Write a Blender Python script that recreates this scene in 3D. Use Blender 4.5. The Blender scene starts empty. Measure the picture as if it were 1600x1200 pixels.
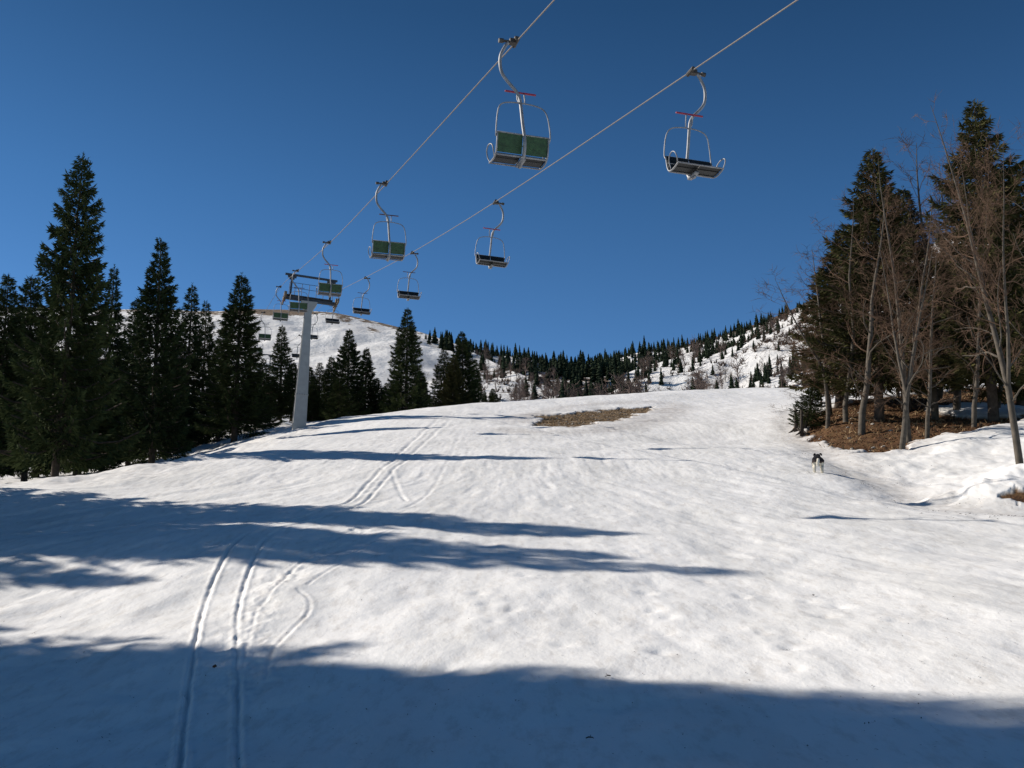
import bpy, math, random
import numpy as np
from math import radians as R, sin, cos, tan, pi

S = bpy.context.scene
COL = S.collection
random.seed(7)
RNG = np.random.default_rng(7)

# ------------------------------------------------------------------ camera
PITCH = R(14.0)
F = 1600.0
cd = bpy.data.cameras.new('camera')
cam = bpy.data.objects.new('camera', cd)
COL.objects.link(cam)
cam.location = (0, 0, 0)
cam.rotation_euler = (pi / 2 + PITCH, 0, 0)
cd.sensor_width = 36.0
cd.lens = 36.0
cd.clip_start = 0.1
cd.clip_end = 5000
S.camera = cam

# ------------------------------------------------------------------ sky, sun, exposure
SHDIR = np.array([1.0, -0.33])
SHDIR /= np.linalg.norm(SHDIR)              # direction in plan in which shadows fall
SUN_EL = R(34.5)
w = bpy.data.worlds.new('World')
S.world = w
w.use_nodes = True
nt = w.node_tree
bg = nt.nodes['Background']
sky = nt.nodes.new('ShaderNodeTexSky')
sky.sky_type = 'NISHITA'
sky.sun_disc = False
sky.sun_elevation = SUN_EL
sunv = np.array([-SHDIR[0], -SHDIR[1]])     # plan direction towards the sun
sky.sun_rotation = math.atan2(sunv[0], sunv[1])
sky.altitude = 1500
sky.air_density = 1.0
sky.dust_density = 0.25
sky.ozone_density = 4.0
# deepen the blue with height, as mountain air does
_g = nt.nodes.new('ShaderNodeTexCoord'); _s = nt.nodes.new('ShaderNodeSeparateXYZ')
nt.links.new(_g.outputs['Generated'], _s.inputs[0])
_r = nt.nodes.new('ShaderNodeValToRGB')
_st = [(0.0, (0.62, 0.85, 1.0), 1.0), (0.24, (0.54, 0.82, 1.0), 1.03), (0.40, (0.46, 0.81, 1.0), .84), (0.56, (0.41, 0.80, 1.0), .57), (1.0, (0.36, 0.76, 1.0), .33)]
while len(_r.color_ramp.elements) < len(_st): _r.color_ramp.elements.new(0.5)
for _e, (_p, _c, _k) in zip(_r.color_ramp.elements, _st):
    _e.position = _p; _e.color = (*[q * _k for q in _c], 1)
nt.links.new(_s.outputs[2], _r.inputs[0])
_m = nt.nodes.new('ShaderNodeMix'); _m.data_type = 'RGBA'; _m.blend_type = 'MULTIPLY'; _m.inputs[0].default_value = 1.0
nt.links.new(sky.outputs[0], _m.inputs[6]); nt.links.new(_r.outputs[0], _m.inputs[7])
nt.links.new(_m.outputs[2], bg.inputs[0])
bg.inputs[1].default_value = 0.078
sl = bpy.data.lights.new('sun', 'SUN')
sl.energy = 4.6
sl.angle = R(0.53)
sl.color = (1.0, 0.925, 0.825)
so = bpy.data.objects.new('sun', sl)
COL.objects.link(so)
from mathutils import Vector, Matrix
sd = Vector((SHDIR[0] * cos(SUN_EL), SHDIR[1] * cos(SUN_EL), -sin(SUN_EL)))
so.rotation_euler = sd.to_track_quat('-Z', 'Y').to_euler()
S.view_settings.view_transform = 'Standard'
S.view_settings.look = 'None'
S.view_settings.exposure = 0.45
S.view_settings.gamma = 1.0
S.view_settings.use_curve_mapping = False
S.cycles.max_bounces = 6
S.cycles.diffuse_bounces = 3

# ------------------------------------------------------------------ helpers
CP, SP = cos(PITCH), sin(PITCH)

def P(u, v, d):
    """world point seen at photo pixel (u, v) (1600 x 1200) at depth d along the view axis"""
    u = np.asarray(u, float); v = np.asarray(v, float); d = np.asarray(d, float)
    x = (u - 800) / F * d
    y = (v - 600) / F * d
    return np.stack([x + 0 * y, d * CP + y * SP, d * SP - y * CP], -1)

def _h(ix, iy, seed):
    n = (ix.astype(np.int64) * 374761393 + iy.astype(np.int64) * 668265263 + seed * 1442695041) & 0xffffffff
    n = ((n ^ (n >> 13)) * 1274126177) & 0xffffffff
    n = n ^ (n >> 16)
    return (n & 0xffffff) / float(0xffffff)

def vn(x, y, seed=0):
    x = np.asarray(x, float); y = np.asarray(y, float)
    ix = np.floor(x); iy = np.floor(y)
    fx = x - ix; fy = y - iy
    fx = fx * fx * (3 - 2 * fx); fy = fy * fy * (3 - 2 * fy)
    a = _h(ix, iy, seed); b = _h(ix + 1, iy, seed); c = _h(ix, iy + 1, seed); d = _h(ix + 1, iy + 1, seed)
    return (a + (b - a) * fx) * (1 - fy) + (c + (d - c) * fx) * fy - 0.5

def fbm(x, y, seed=0, o=4):
    s = 0; a = 1.0
    for k in range(o):
        s = s + a * vn(x * 2 ** k + 13.7 * k, y * 2 ** k - 7.1 * k, seed + k)
        a *= 0.5
    return s

def mesh(name, verts, faces, mats, smooth=False, fmat=None):
    """numpy mesh; faces: (n,3) or (n,4) array or list of such arrays"""
    me = bpy.data.meshes.new(name)
    verts = np.asarray(verts, np.float32)
    if not isinstance(faces, list):
        faces = [faces]
    faces = [np.asarray(f, np.int32) for f in faces if len(f)]
    nl = sum(f.size for f in faces); nf = sum(len(f) for f in faces)
    me.vertices.add(len(verts)); me.vertices.foreach_set('co', verts.ravel())
    me.loops.add(nl); me.polygons.add(nf)
    me.loops.foreach_set('vertex_index', np.concatenate([f.ravel() for f in faces]))
    tot = np.concatenate([np.full(len(f), f.shape[1], np.int32) for f in faces])
    st = np.zeros(nf, np.int32); st[1:] = np.cumsum(tot)[:-1]
    me.polygons.foreach_set('loop_start', st)
    me.polygons.foreach_set('loop_total', tot)
    for m in (mats if isinstance(mats, (list, tuple)) else [mats]):
        me.materials.append(m)
    if fmat is not None:
        me.polygons.foreach_set('material_index', np.asarray(fmat, np.int32))
    me.polygons.foreach_set('use_smooth', np.full(nf, bool(smooth)))
    me.update(calc_edges=True)
    me.validate()
    return me

def obj(name, me, parent=None, loc=None):
    o = bpy.data.objects.new(name, me)
    COL.objects.link(o)
    if parent is not None:
        o.parent = parent
    if loc is not None:
        o.location = loc
    return o

def tag(o, label=None, cat=None, group=None, kind=None):
    if label: o['label'] = label
    if cat: o['category'] = cat
    if group: o['group'] = group
    if kind: o['kind'] = kind
    return o

def empty(name, loc=(0, 0, 0)):
    o = bpy.data.objects.new(name, None)
    o.empty_display_size = 0.3
    COL.objects.link(o)
    o.location = loc
    return o

def copy_tree(o, parent=None):
    c = o.copy(); COL.objects.link(c)
    if parent is not None: c.parent = parent
    for ch in [x for x in o.children]:
        copy_tree(ch, c)
    return c

class MB:
    """collects simple shapes into one mesh"""
    def __init__(s): s.v = []; s.q = []; s.t = []; s.n = 0
    def add(s, v, q=(), t=()):
        v = np.asarray(v, float)
        if len(q): s.q.append(np.asarray(q) + s.n)
        if len(t): s.t.append(np.asarray(t) + s.n)
        s.v.append(v); s.n += len(v)
    def box(s, c, size, rot=None):
        hx, hy, hz = [k / 2 for k in size]
        v = np.array([[x, y, z] for x in (-hx, hx) for y in (-hy, hy) for z in (-hz, hz)])
        if rot is not None: v = v @ np.array(rot.to_3x3()).T
        v = v + np.array(c)
        s.add(v, [[0, 1, 3, 2], [4, 6, 7, 5], [0, 4, 5, 1], [2, 3, 7, 6], [0, 2, 6, 4], [1, 5, 7, 3]])
    def tube(s, pts, rad, n=8, cap=True):
        pts = np.asarray(pts, float); m = len(pts)
        rad = np.full(m, rad, float) if np.isscalar(rad) else np.asarray(rad, float)
        t = np.gradient(pts, axis=0); t /= np.linalg.norm(t, axis=1)[:, None] + 1e-9
        ref = np.array([0, 0, 1.]) if abs(t[0][2]) < 0.9 else np.array([1., 0, 0])
        a = np.cross(t[0], ref); a /= np.linalg.norm(a)
        ang = np.arange(n) * 2 * pi / n
        ring = []
        for i in range(m):
            a = a - t[i] * np.dot(a, t[i]); a /= np.linalg.norm(a) + 1e-9
            b = np.cross(t[i], a)
            ring.append(pts[i] + rad[i] * (np.cos(ang)[:, None] * a + np.sin(ang)[:, None] * b))
        v = np.concatenate(ring)
        i0 = (np.arange(m - 1) * n)[:, None]; j = np.arange(n)[None]; j2 = (j + 1) % n
        q = np.stack([i0 + j, i0 + j2, i0 + n + j2, i0 + n + j], -1).reshape(-1, 4)
        t3 = []
        if cap:
            v = np.concatenate([v, pts[:1], pts[-1:]])
            c0, c1 = m * n, m * n + 1
            t3 = [[c0, (k + 1) % n, k] for k in range(n)] + [[c1, (m - 1) * n + k, (m - 1) * n + (k + 1) % n] for k in range(n)]
        s.add(v, q, t3)
    def prism(s, prof, axis_pts):
        """loft closed profiles (list of (n,3) arrays)"""
        n = len(prof[0]); v = np.concatenate(prof); m = len(prof)
        i0 = (np.arange(m - 1) * n)[:, None]; j = np.arange(n)[None]; j2 = (j + 1) % n
        q = np.stack([i0 + j, i0 + j2, i0 + n + j2, i0 + n + j], -1).reshape(-1, 4)
        t = [[0, k + 1, k] for k in range(1, n - 1)] + [[(m - 1) * n, (m - 1) * n + k, (m - 1) * n + k + 1] for k in range(1, n - 1)]
        s.add(v, q, t)
    def me(s, name, mat, smooth=False):
        fs = []
        if s.q: fs.append(np.concatenate(s.q))
        if s.t: fs.append(np.concatenate(s.t))
        return mesh(name, np.concatenate(s.v), fs, mat, smooth)
    def build(s, name, mat, parent=None, smooth=False):
        return obj(name, s.me(name, mat, smooth), parent)

# ------------------------------------------------------------------ materials
def newmat(name, rough=0.8, spec=0.3):
    m = bpy.data.materials.new(name); m.use_nodes = True
    b = m.node_tree.nodes['Principled BSDF']
    b.inputs['Roughness'].default_value = rough
    b.inputs['Specular IOR Level'].default_value = spec
    return m, m.node_tree, b

def N(t, kind, **kw):
    n = t.nodes.new('ShaderNode' + kind)
    for k, v in kw.items():
        if k.startswith('i_'):
            n.inputs[k[2:].replace('_', ' ')].default_value = v
        else:
            setattr(n, k, v)
    return n

def mixc(t, fac, a, b):
    n = t.nodes.new('ShaderNodeMix'); n.data_type = 'RGBA'
    for sock, val in ((n.inputs[0], fac), (n.inputs[6], a), (n.inputs[7], b)):
        if hasattr(val, 'is_linked') or hasattr(val, 'links'):
            t.links.new(val, sock)
        else:
            sock.default_value = val if not isinstance(val, tuple) else (*val, 1)[:4]
    return n.outputs[2]

def math_(t, op, a, b=0.0, clamp=False):
    n = t.nodes.new('ShaderNodeMath'); n.operation = op; n.use_clamp = clamp
    for sock, val in ((n.inputs[0], a), (n.inputs[1], b)):
        if hasattr(val, 'links'): t.links.new(val, sock)
        else: sock.default_value = val
    return n.outputs[0]

def ramp(t, src, stops):
    n = t.nodes.new('ShaderNodeValToRGB')
    cr = n.color_ramp
    while len(cr.elements) < len(stops): cr.elements.new(0.5)
    for e, (p, c) in zip(cr.elements, stops):
        e.position = p; e.color = (*c, 1) if len(c) == 3 else c
    t.links.new(src, n.inputs[0])
    return n.outputs[0]

def plain(name, col, rough=0.6, spec=0.4, metal=0.0, var=0.15, scale=6.0, bump=0.0):
    m, t, b = newmat(name, rough, spec)
    b.inputs['Metallic'].default_value = metal
    tc = N(t, 'TexCoord')
    nz = N(t, 'TexNoise', i_Scale=scale, i_Detail=5.0)
    t.links.new(tc.outputs['Object'], nz.inputs['Vector'])
    lo = tuple(c * (1 - var) for c in col); hi = tuple(min(1, c * (1 + var)) for c in col)
    c = ramp(t, nz.outputs[0], [(0.3, lo), (0.7, hi)])
    t.links.new(c, b.inputs['Base Color'])
    if bump:
        bp = N(t, 'Bump', i_Strength=bump, i_Distance=0.02)
        t.links.new(nz.outputs[0], bp.inputs['Height']); t.links.new(bp.outputs[0], b.inputs['Normal'])
    return m

M = {}
M['steel'] = plain('galvanised_steel', (0.235, 0.24, 0.25), 0.55, 0.45, 0.35, 0.25, 9)
M['tower'] = plain('tower_grey_paint', (0.33, 0.33, 0.32), 0.6, 0.4, 0.0, 0.10, 2.5)
M['tower_dark'] = plain('dark_painted_steel', (0.045, 0.055, 0.07), 0.6, 0.4, 0.0, 0.2, 5)
M['rust'] = plain('worn_sheave_steel', (0.16, 0.13, 0.10), 0.7, 0.3, 0.2, 0.3, 9)
M['dark_metal'] = plain('dark_grip_metal', (0.05, 0.045, 0.04), 0.6, 0.4, 0.3, 0.3, 20)
M['green'] = plain('green_seat_shell', (0.022, 0.060, 0.020), 0.5, 0.4, 0.0, 0.35, 12)
M['seat_black'] = plain('black_shell_seat_shade', (0.007, 0.009, 0.010), 0.55, 0.35, 0.0, 0.3, 12)  # shell black, lowered further to stand in for shade under the seats
M['red'] = plain('red_footrest', (0.28, 0.012, 0.035), 0.5, 0.4, 0.0, 0.15, 12)
M['dark_red'] = plain('dark_footrest', (0.06, 0.02, 0.03), 0.5, 0.4, 0.0, 0.15, 12)
M['rope'] = plain('haul_rope', (0.20, 0.175, 0.15), 0.7, 0.3, 0.2, 0.25, 30)
M['stump'] = plain('dark_wet_wood', (0.05, 0.04, 0.032), 0.9, 0.2, 0.0, 0.4, 10, 0.5)
M['leaf'] = plain('dead_leaf', (0.12, 0.055, 0.026), 0.8, 0.2, 0.0, 0.4, 20)
M['stone'] = plain('pale_limestone', (0.34, 0.31, 0.27), 0.9, 0.2, 0.0, 0.3, 5, 0.4)
M['dead_grass'] = plain('dead_grass', (0.26, 0.18, 0.10), 0.9, 0.1, 0.0, 0.45, 3)
M['shrub'] = plain('brown_scrub', (0.10, 0.07, 0.055), 0.9, 0.1, 0.0, 0.4, 3)

def foliage(name, dark, light):
    m, t, b = newmat(name, 0.95, 0.03)
    geo = N(t, 'NewGeometry'); oi = N(t, 'ObjectInfo')
    nz = N(t, 'TexNoise', i_Scale=0.9, i_Detail=3.0)
    t.links.new(geo.outputs['Position'], nz.inputs['Vector'])
    f = math_(t, 'ADD', math_(t, 'MULTIPLY', geo.outputs['Random Per Island'], 0.45), math_(t, 'MULTIPLY', nz.outputs[0], 0.75))
    f = math_(t, 'ADD', f, math_(t, 'MULTIPLY', oi.outputs['Random'], 0.25))
    c = ramp(t, math_(t, 'MULTIPLY', f, 0.75), [(0.25, dark), (0.8, light)])
    t.links.new(c, b.inputs['Base Color'])
    return m
M['needles'] = foliage('spruce_needles', (0.020, 0.032, 0.015), (0.062, 0.078, 0.030))
M['needles_warm'] = foliage('spruce_needles_warm', (0.030, 0.036, 0.015), (0.105, 0.095, 0.038))
M['needles_far'] = foliage('spruce_needles_far', (0.018, 0.028, 0.018), (0.045, 0.06, 0.035))
M['bark_spruce'] = plain('spruce_bark', (0.075, 0.058, 0.045), 0.9, 0.15, 0.0, 0.4, 7, 0.6)
M['bark_beech'] = plain('beech_bark', (0.090, 0.076, 0.060), 0.85, 0.2, 0.0, 0.35, 5, 0.5)
M['twigs'] = plain('beech_twigs', (0.125, 0.078, 0.052), 0.9, 0.1, 0.0, 0.3, 1.5)
M['twigs_far'] = plain('far_bare_twigs', (0.15, 0.11, 0.095), 0.9, 0.1, 0.0, 0.25, 0.3)

# ------------------------------------------------------------------ terrain: control points and thin plate surface
ctrl_px = [
 # centre line of the piste
 (800,1200,9),(800,1000,14.5),(800,900,19.5),(800,800,27.5),(800,743,35),(800,700,45),(800,660,62),(800,640,79),(800,628,92),
 (-100,1200,10.2),(1700,1200,7.9),(0,1000,16.2),(1600,1000,12.7),(0,900,21.0),(1600,900,17.4),(300,850,23.3),(1300,850,22.0),
 (0,812,28.2),(1600,812,24.8),(400,1000,15.3),(1200,1000,13.6),
 (80,768,32.5),(0,770,32),(-200,775,32),(250,737,38.5),(330,712,45),(420,688,56),(467,669,71),
 (560,652,77),(640,641,83),(720,633,88),(900,620,96),(1000,614,99),(1100,609,102),(1180,606,104),(1235,607,104),
 (400,740,37),(500,700,48),(560,675,60),(600,740,36),(600,700,46),(640,665,62),
 (1100,743,34.5),(1100,700,43.5),(1100,660,58),(1200,660,56),(1200,635,72),(1238,622,86),(1030,640,76),(900,650,68),
 (1278,743,34),(1200,700,43),(1300,715,39),
 # right edge of the piste, gully and snow bank
 (1245,655,60),(1262,680,50),(1345,702,42.5),(1345,745,33.5),(1450,787,28),(1400,748,34.5),(1440,755,33.6),(1500,772,30.5),
 (1500,728,35.5),(1600,722,30.5),(1600,745,28.6),(1560,750,29.4),(1600,787,26.6),(1700,790,26),(1700,730,29),
 (1450,690,41),(1600,668,42),(1520,672,42),(1700,660,42),
 # wooded mound
 (1300,655,50),(1300,628,60),(1400,655,49),(1400,622,64),(1500,645,51),(1600,640,51),(1600,608,72),(1500,612,68),(1750,640,52),
 (1300,612,88),(1420,606,90),(1600,590,95),(1800,580,95),(1800,700,36),(2000,700,36),
 # beyond the crest, falling away
 (500,690,100),(600,668,110),(720,655,120),(850,645,125),(1000,635,128),(1150,628,128),(1230,626,128),
 (700,675,150),(1000,655,155),(1200,640,150),(500,700,145),
 # ground under the trees at the left
 (84,766,47),(0,758,58),(240,738,64),(200,728,80),(360,692,75),(400,674,86),(430,655,98),(300,695,95),(100,725,90),
 (-300,745,55),(-300,700,110),(100,700,120),(400,670,120),(480,672,95),
]
cw = [tuple(P(*c)) for c in ctrl_px]
cw += [(0,0,-1.6),(0,4,-1.42),(-10,0,-1.6),(10,0,-1.5),(0,-20,-3.6),(-30,0,-1.2),(30,0,-0.4),(-40,-40,-4),(40,-40,-4),
       (-22,15,0.6),(-45,20,1.2),(22,14,0.4),(45,20,3),(0,-70,-9),(-60,50,7),(60,50,13),(-28,28,3.2),
       (-150,0,0),(150,0,4),(-150,-100,-10),(150,-100,-10),(0,-150,-18),(120,120,30),(-120,110,20)]
cw = np.array(cw)

class TPS:
    def __init__(s, pts, lam=0.02):
        s.c = pts[:, :2]; n = len(pts)
        d = s._k(np.linalg.norm(s.c[:, None] - s.c[None], axis=2)) + lam * np.eye(n)
        Pm = np.c_[np.ones(n), s.c]
        A = np.zeros((n + 3, n + 3)); A[:n, :n] = d; A[:n, n:] = Pm; A[n:, :n] = Pm.T
        s.w = np.linalg.solve(A, np.r_[pts[:, 2], 0, 0, 0]); s.n = n
    @staticmethod
    def _k(r):
        r = r / 30.0
        return np.where(r > 1e-9, r * r * np.log(np.maximum(r, 1e-9)), 0) * 30
    def __call__(s, x, y):
        x = np.asarray(x, float); y = np.asarray(y, float); sh = x.shape
        x = x.ravel(); y = y.ravel(); out = np.empty(len(x))
        for i in range(0, len(x), 60000):
            X = x[i:i + 60000]; Y = y[i:i + 60000]
            r = np.hypot(X[:, None] - s.c[None, :, 0], Y[:, None] - s.c[None, :, 1])
            out[i:i + 60000] = s._k(r) @ s.w[:s.n] + s.w[s.n] + s.w[s.n + 1] * X + s.w[s.n + 2] * Y
        return out.reshape(sh)
ground0 = TPS(cw)

def hit(u, v, dmax=125.0):
    """plan point where the sight line of photo pixel (u, v) meets the ground"""
    d = np.concatenate([np.arange(5, 40, 0.25), np.arange(40, dmax, 0.6)])
    p = P(u, v, d)
    g = ground0(p[:, 0], p[:, 1]) - p[:, 2]
    k = np.argmax(g > 0)
    if g[k] <= 0: k = len(d) - 1
    if k == 0: return p[0, :2]
    t = g[k - 1] / (g[k - 1] - g[k])
    return (p[k - 1] + (p[k] - p[k - 1]) * t)[:2]

def gz(x, y):
    return float(ground0(np.array([x]), np.array([y]))[0])

def poly_sd(px, py, poly):
    """signed distance (negative inside) to a polygon in plan"""
    best = np.full(px.shape, 1e9); inside = np.zeros(px.shape, bool); n = len(poly)
    for i in range(n):
        ax, ay = poly[i]; bx, by = poly[(i + 1) % n]
        ex, ey = bx - ax, by - ay
        t = np.clip(((px - ax) * ex + (py - ay) * ey) / (ex * ex + ey * ey + 1e-12), 0, 1)
        best = np.minimum(best, np.hypot(px - ax - t * ex, py - ay - t * ey))
        c = ((ay > py) != (by > py)) & (px < (bx - ax) * (py - ay) / (by - ay + 1e-12) + ax)
        inside ^= c
    return np.where(inside, -best, best)

def line_d(px, py, line):
    best = np.full(px.shape, 1e9)
    for (ax, ay), (bx, by) in zip(line[:-1], line[1:]):
        ex, ey = bx - ax, by - ay
        t = np.clip(((px - ax) * ex + (py - ay) * ey) / (ex * ex + ey * ey + 1e-12), 0, 1)
        best = np.minimum(best, np.hypot(px - ax - t * ex, py - ay - t * ey))
    return best

def smooth_line(pts, k=6):
    pts = np.array(pts, float); out = []
    n = len(pts)
    for i in range(n - 1):
        p0 = pts[max(i - 1, 0)]; p1 = pts[i]; p2 = pts[i + 1]; p3 = pts[min(i + 2, n - 1)]
        for t in np.arange(k) / k:
            out.append(0.5 * ((2 * p1) + (-p0 + p2) * t + (2 * p0 - 5 * p1 + 4 * p2 - p3) * t * t + (-p0 + 3 * p1 - 3 * p2 + p3) * t ** 3))
    out.append(pts[-1])
    return np.array(out)

tracks_px = [
 ([(280,1200),(292,1100),(303,1020),(318,950),(335,905),(362,858),(400,830),(470,808),(545,783),(600,730),(650,685),(690,650)], 1.0),
 ([(372,1200),(372,1080),(370,980),(380,920),(405,860),(440,830),(510,808),(568,785),(620,730),(665,690),(705,655)], 0.8),
 ([(415,1060),(425,1020),(450,985),(478,962),(483,942),(465,925)], 0.35),
 ([(410,945),(480,870),(548,828),(610,803),(665,775),(700,720),(718,680)], 0.32),
 ([(480,918),(550,870),(610,828)], 0.3),
 ([(612,735),(622,765),(634,782)], 0.5),
 ([(375,1060),(388,1000),(400,960)], 0.4),
 ([(1120,640),(1140,665),(1130,690),(1075,715)], 0.15),
]
tracks = [([tuple(hit(u, v)) for u, v in smooth_line(t)], a) for t, a in tracks_px]

patch_px = [(820,662),(848,649),(900,644),(960,638),(1026,634),(1018,642),(965,655),(905,667),(860,666)]
mound_px = [(1250,641),(1243,655),(1258,678),(1296,697),(1345,704),(1385,704),(1418,697),(1436,684),(1475,676),(1530,668),(1600,655),(1760,650)]
patch = [tuple(hit(u, v)) for u, v in patch_px]
mound = [tuple(hit(u, v)) for u, v in mound_px] + [tuple(P(1800, 590, 84)[:2]), tuple(P(1500, 606, 84)[:2]), tuple(P(1330, 618, 70)[:2])]
corner = [tuple(hit(u, v)) for u, v in [(1548,776),(1590,767),(1680,762),(1690,785),(1590,783)]]
snowpatch = [[tuple(hit(u, v)) for u, v in pp] for pp in
             [[(1452,634),(1500,628),(1600,632),(1600,650),(1520,650),(1470,642)], [(1262,640),(1300,622),(1325,616),(1322,628),(1285,640)]]]
# the bank where dirt gathers along the right edge of the piste
edge_line = [tuple(hit(u, v)) for u, v in smooth_line([(1235,640),(1248,672),(1290,705),(1345,738),(1400,762),(1455,785),(1540,793),(1640,800)])]
dark_line = [tuple(hit(u, v)) for u, v in smooth_line([(785,672),(860,676),(960,671),(1040,652),(1060,634),(1010,628),(900,634),(820,650)])]

# snow churned up between and beside the tracks
churn_line = [tuple(hit(u, v)) for u, v in [(390,1080),(380,1000),(410,930),(470,880),(560,825)]]
dents = [tuple(hit(u, v)) + (s,) for u, v, s in [
 (748,930,1),(760,948,.8),(800,955,1),(770,975,.8),(1008,925,1),(1022,952,1),(1046,962,.9),(1040,985,.8),(1100,900,.7),(1160,925,.8),
 (1290,958,.9),(1262,930,.7),(1235,1010,1),(1190,985,.8),(1030,1018,1),(820,905,.7),(1000,860,.6),(1060,880,.7),(1200,870,.6),(1310,940,.8),
 (330,995,.7),(350,1010,.8),(345,975,.6),(60,918,.7),(40,925,.7),(360,1150,.5),(430,905,.7),(400,900,.7),(455,895,.6),(1400,970,.8),(1180,842,.5),(1210,838,.5),
 (1200,788,.5),(1190,770,.5),(700,1040,.7),(1240,1045,.8),(880,1010,.7)]]

def relief(x, y, detail=True):
    """fine shape of the snow: ripples that fan down the slope, sun cups, tracks, dents"""
    r = np.hypot(x, y)
    yy = np.minimum(y, 34.0)
    s = x * 9.0 / (43.0 - yy)                       # fans out down the slope
    near = np.clip((60 - y) / 40, 0.25, 1)
    far = np.clip((48 - y) / 26, 0.28, 1)
    a = fbm(s * 1.9, y * 0.20 + x * 0.10, 3, 3) * 0.060 * far
    a += fbm(s * 6.0, y * 0.55, 9, 2) * 0.016 * np.clip(far, .65, 1)
    a += np.maximum(fbm(s * 3.2 + 9, y * 0.8, 29, 2) - .12, 0) * -0.07 * near
    a += fbm(x * 0.25, y * 0.25, 17, 3) * 0.12 + fbm(x * 0.75, y * 0.6, 19, 2) * 0.05
    a += fbm(x * 1.6, y * 1.1, 23, 3) * 0.024 * near
    return a

def dens(a, b, n): return np.linspace(a, b, n, endpoint=False)
az = np.concatenate([dens(-pi, R(-60), 40), dens(R(-60), R(-29), 40), dens(R(-29), R(29), 1000), dens(R(29), R(60), 40), dens(R(60), pi, 40)])
rr = np.concatenate([[0.3, 1.5, 3.0, 4.5, 5.6, 6.5], np.geomspace(7.0, 120.0, 760), np.geomspace(122, 170, 20)])
A, RR = np.meshgrid(az, rr)
X = RR * np.sin(A); Y = RR * np.cos(A)
Z0 = ground0(X, Y)
front = (np.abs(A) < R(31)) & (RR > 5)
Z = Z0 + relief(X, Y)
sdp = poly_sd(X, Y, patch) + fbm(X * 1.2, Y * 0.8, 31, 4) * 1.3
sdm = poly_sd(X, Y, mound) + fbm(X * 1.1, Y * 1.1, 37, 4) * 0.9
for sp_ in snowpatch:
    sdm = np.maximum(sdm, -(poly_sd(X, Y, sp_) + fbm(X * 1.0, Y * 1.0, 41, 3) * 0.8))
sdc = poly_sd(X, Y, corner) + fbm(X * 3, Y * 3, 43, 3) * 0.3
barep = np.clip(-sdp / 0.25, 0, 1); barem = np.clip(-sdm / 0.22, 0, 1); barec = np.clip(-sdc / 0.1, 0, 1)
# melted hollows: the ground lies lower than the snow round it
Z -= 0.14 * np.clip(-sdp / 0.6 + 0.2, 0, 1) + 0.20 * np.clip(-sdm / 0.5 + 0.3, 0, 1) + 0.08 * barec
Z += (barep + barem) * fbm(X * 2.5, Y * 2.5, 51, 3) * 0.12
for line, amp in tracks:
    la = np.array(line); m = front & (X > la[:, 0].min() - 1) & (X < la[:, 0].max() + 1) & (Y > la[:, 1].min() - 1) & (Y < la[:, 1].max() + 1)
    d = line_d(X[m] + 0.022 * fbm(X[m] * 3, Y[m] * 3, 63, 2), Y[m], line)
    sg = np.maximum(0.030, 0.0017 * RR[m])
    rough = (1 + 0.9 * fbm(X[m] * 0.9, Y[m] * 0.9, 61, 3)).clip(.25, 1.8) / (0.75 + RR[m] / 45)
    Z[m] += amp * rough * (-0.040 * np.exp(-(d / sg) ** 2) + 0.018 * np.exp(-((d - sg * 2.3) / (sg * 1.1)) ** 2))
for dx, dy, a in dents:
    d = np.hypot((X - dx), (Y - dy) * 0.8); m = d < 1.0
    Z[m] += a * (-0.034 * np.exp(-(d[m] / 0.11) ** 2) + 0.008 * np.exp(-((d[m] - 0.27) / 0.1) ** 2))
de = line_d(X, Y, edge_line)
Z += np.exp(-(line_d(X, Y, churn_line) / 0.45) ** 2) * (np.abs(fbm(X * 3.2, Y * 2.6, 81, 3)) * -0.075 + fbm(X * 8, Y * 6, 82, 2) * 0.012)
# the worn lip of the piste and its gully
Z += -0.15 * np.exp(-((de) / 0.8) ** 2) * (X > 8)
bank = np.exp(-((np.hypot(X - P(1560,748,29.4)[0], (Y - P(1560,748,29.4)[1]) * 1.4)) / 2.6) ** 2)
Z += bank * (0.10 + fbm(X * 1.3, Y * 1.3, 71, 3) * 0.35)
lump = np.clip((X - 9) / 3, 0, 1) * np.clip((46 - Y) / 6, 0, 1) * np.clip((Y - 24) / 6, 0, 1) * (1 - barem)
Z += lump * fbm(X * 0.7, Y * 0.7, 73, 4) * 0.19 * np.clip(de / 1.5, 0, 1)
leftb = np.clip((-11.5 - X) / 2, 0, 1) * np.clip((Y - 33) / 4, 0, 1)
Z += leftb * fbm(X * 0.6, Y * 0.6, 77, 4) * 0.22
dirt = 0.5 * np.exp(-(de / 1.0) ** 2) * np.clip((70 - Y) / 25, 0, 1) + 0.55 * np.exp(-(line_d(X, Y, dark_line) / 1.2) ** 2)
dirt += 0.75 * np.clip(1 - np.abs(sdp) / 3.2, 0, 1) * np.clip(.6 + 1.4 * fbm(X * .35, Y * .35, 83, 3), 0, 1) + 0.55 * np.clip(1 - np.abs(sdm) / 1.8, 0, 1)
dirt += 0.30 * leftb
dirt = np.clip(dirt, 0, 1)

nc = len(az); nr = len(rr)
verts = np.stack([X, Y, Z], -1).reshape(-1, 3)
i = np.arange(nr - 1)[:, None] * nc; j = np.arange(nc)[None]; j2 = (j + 1) % nc
quads = np.stack([i + j, i + nc + j, i + nc + j2, i + j2], -1).reshape(-1, 4)
verts = np.concatenate([verts, [[0, 0, gz(0, 0)]]])
cap = np.stack([np.full(nc, nr * nc), np.arange(nc), (np.arange(nc) + 1) % nc], -1)[:, [0, 2, 1]]

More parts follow.
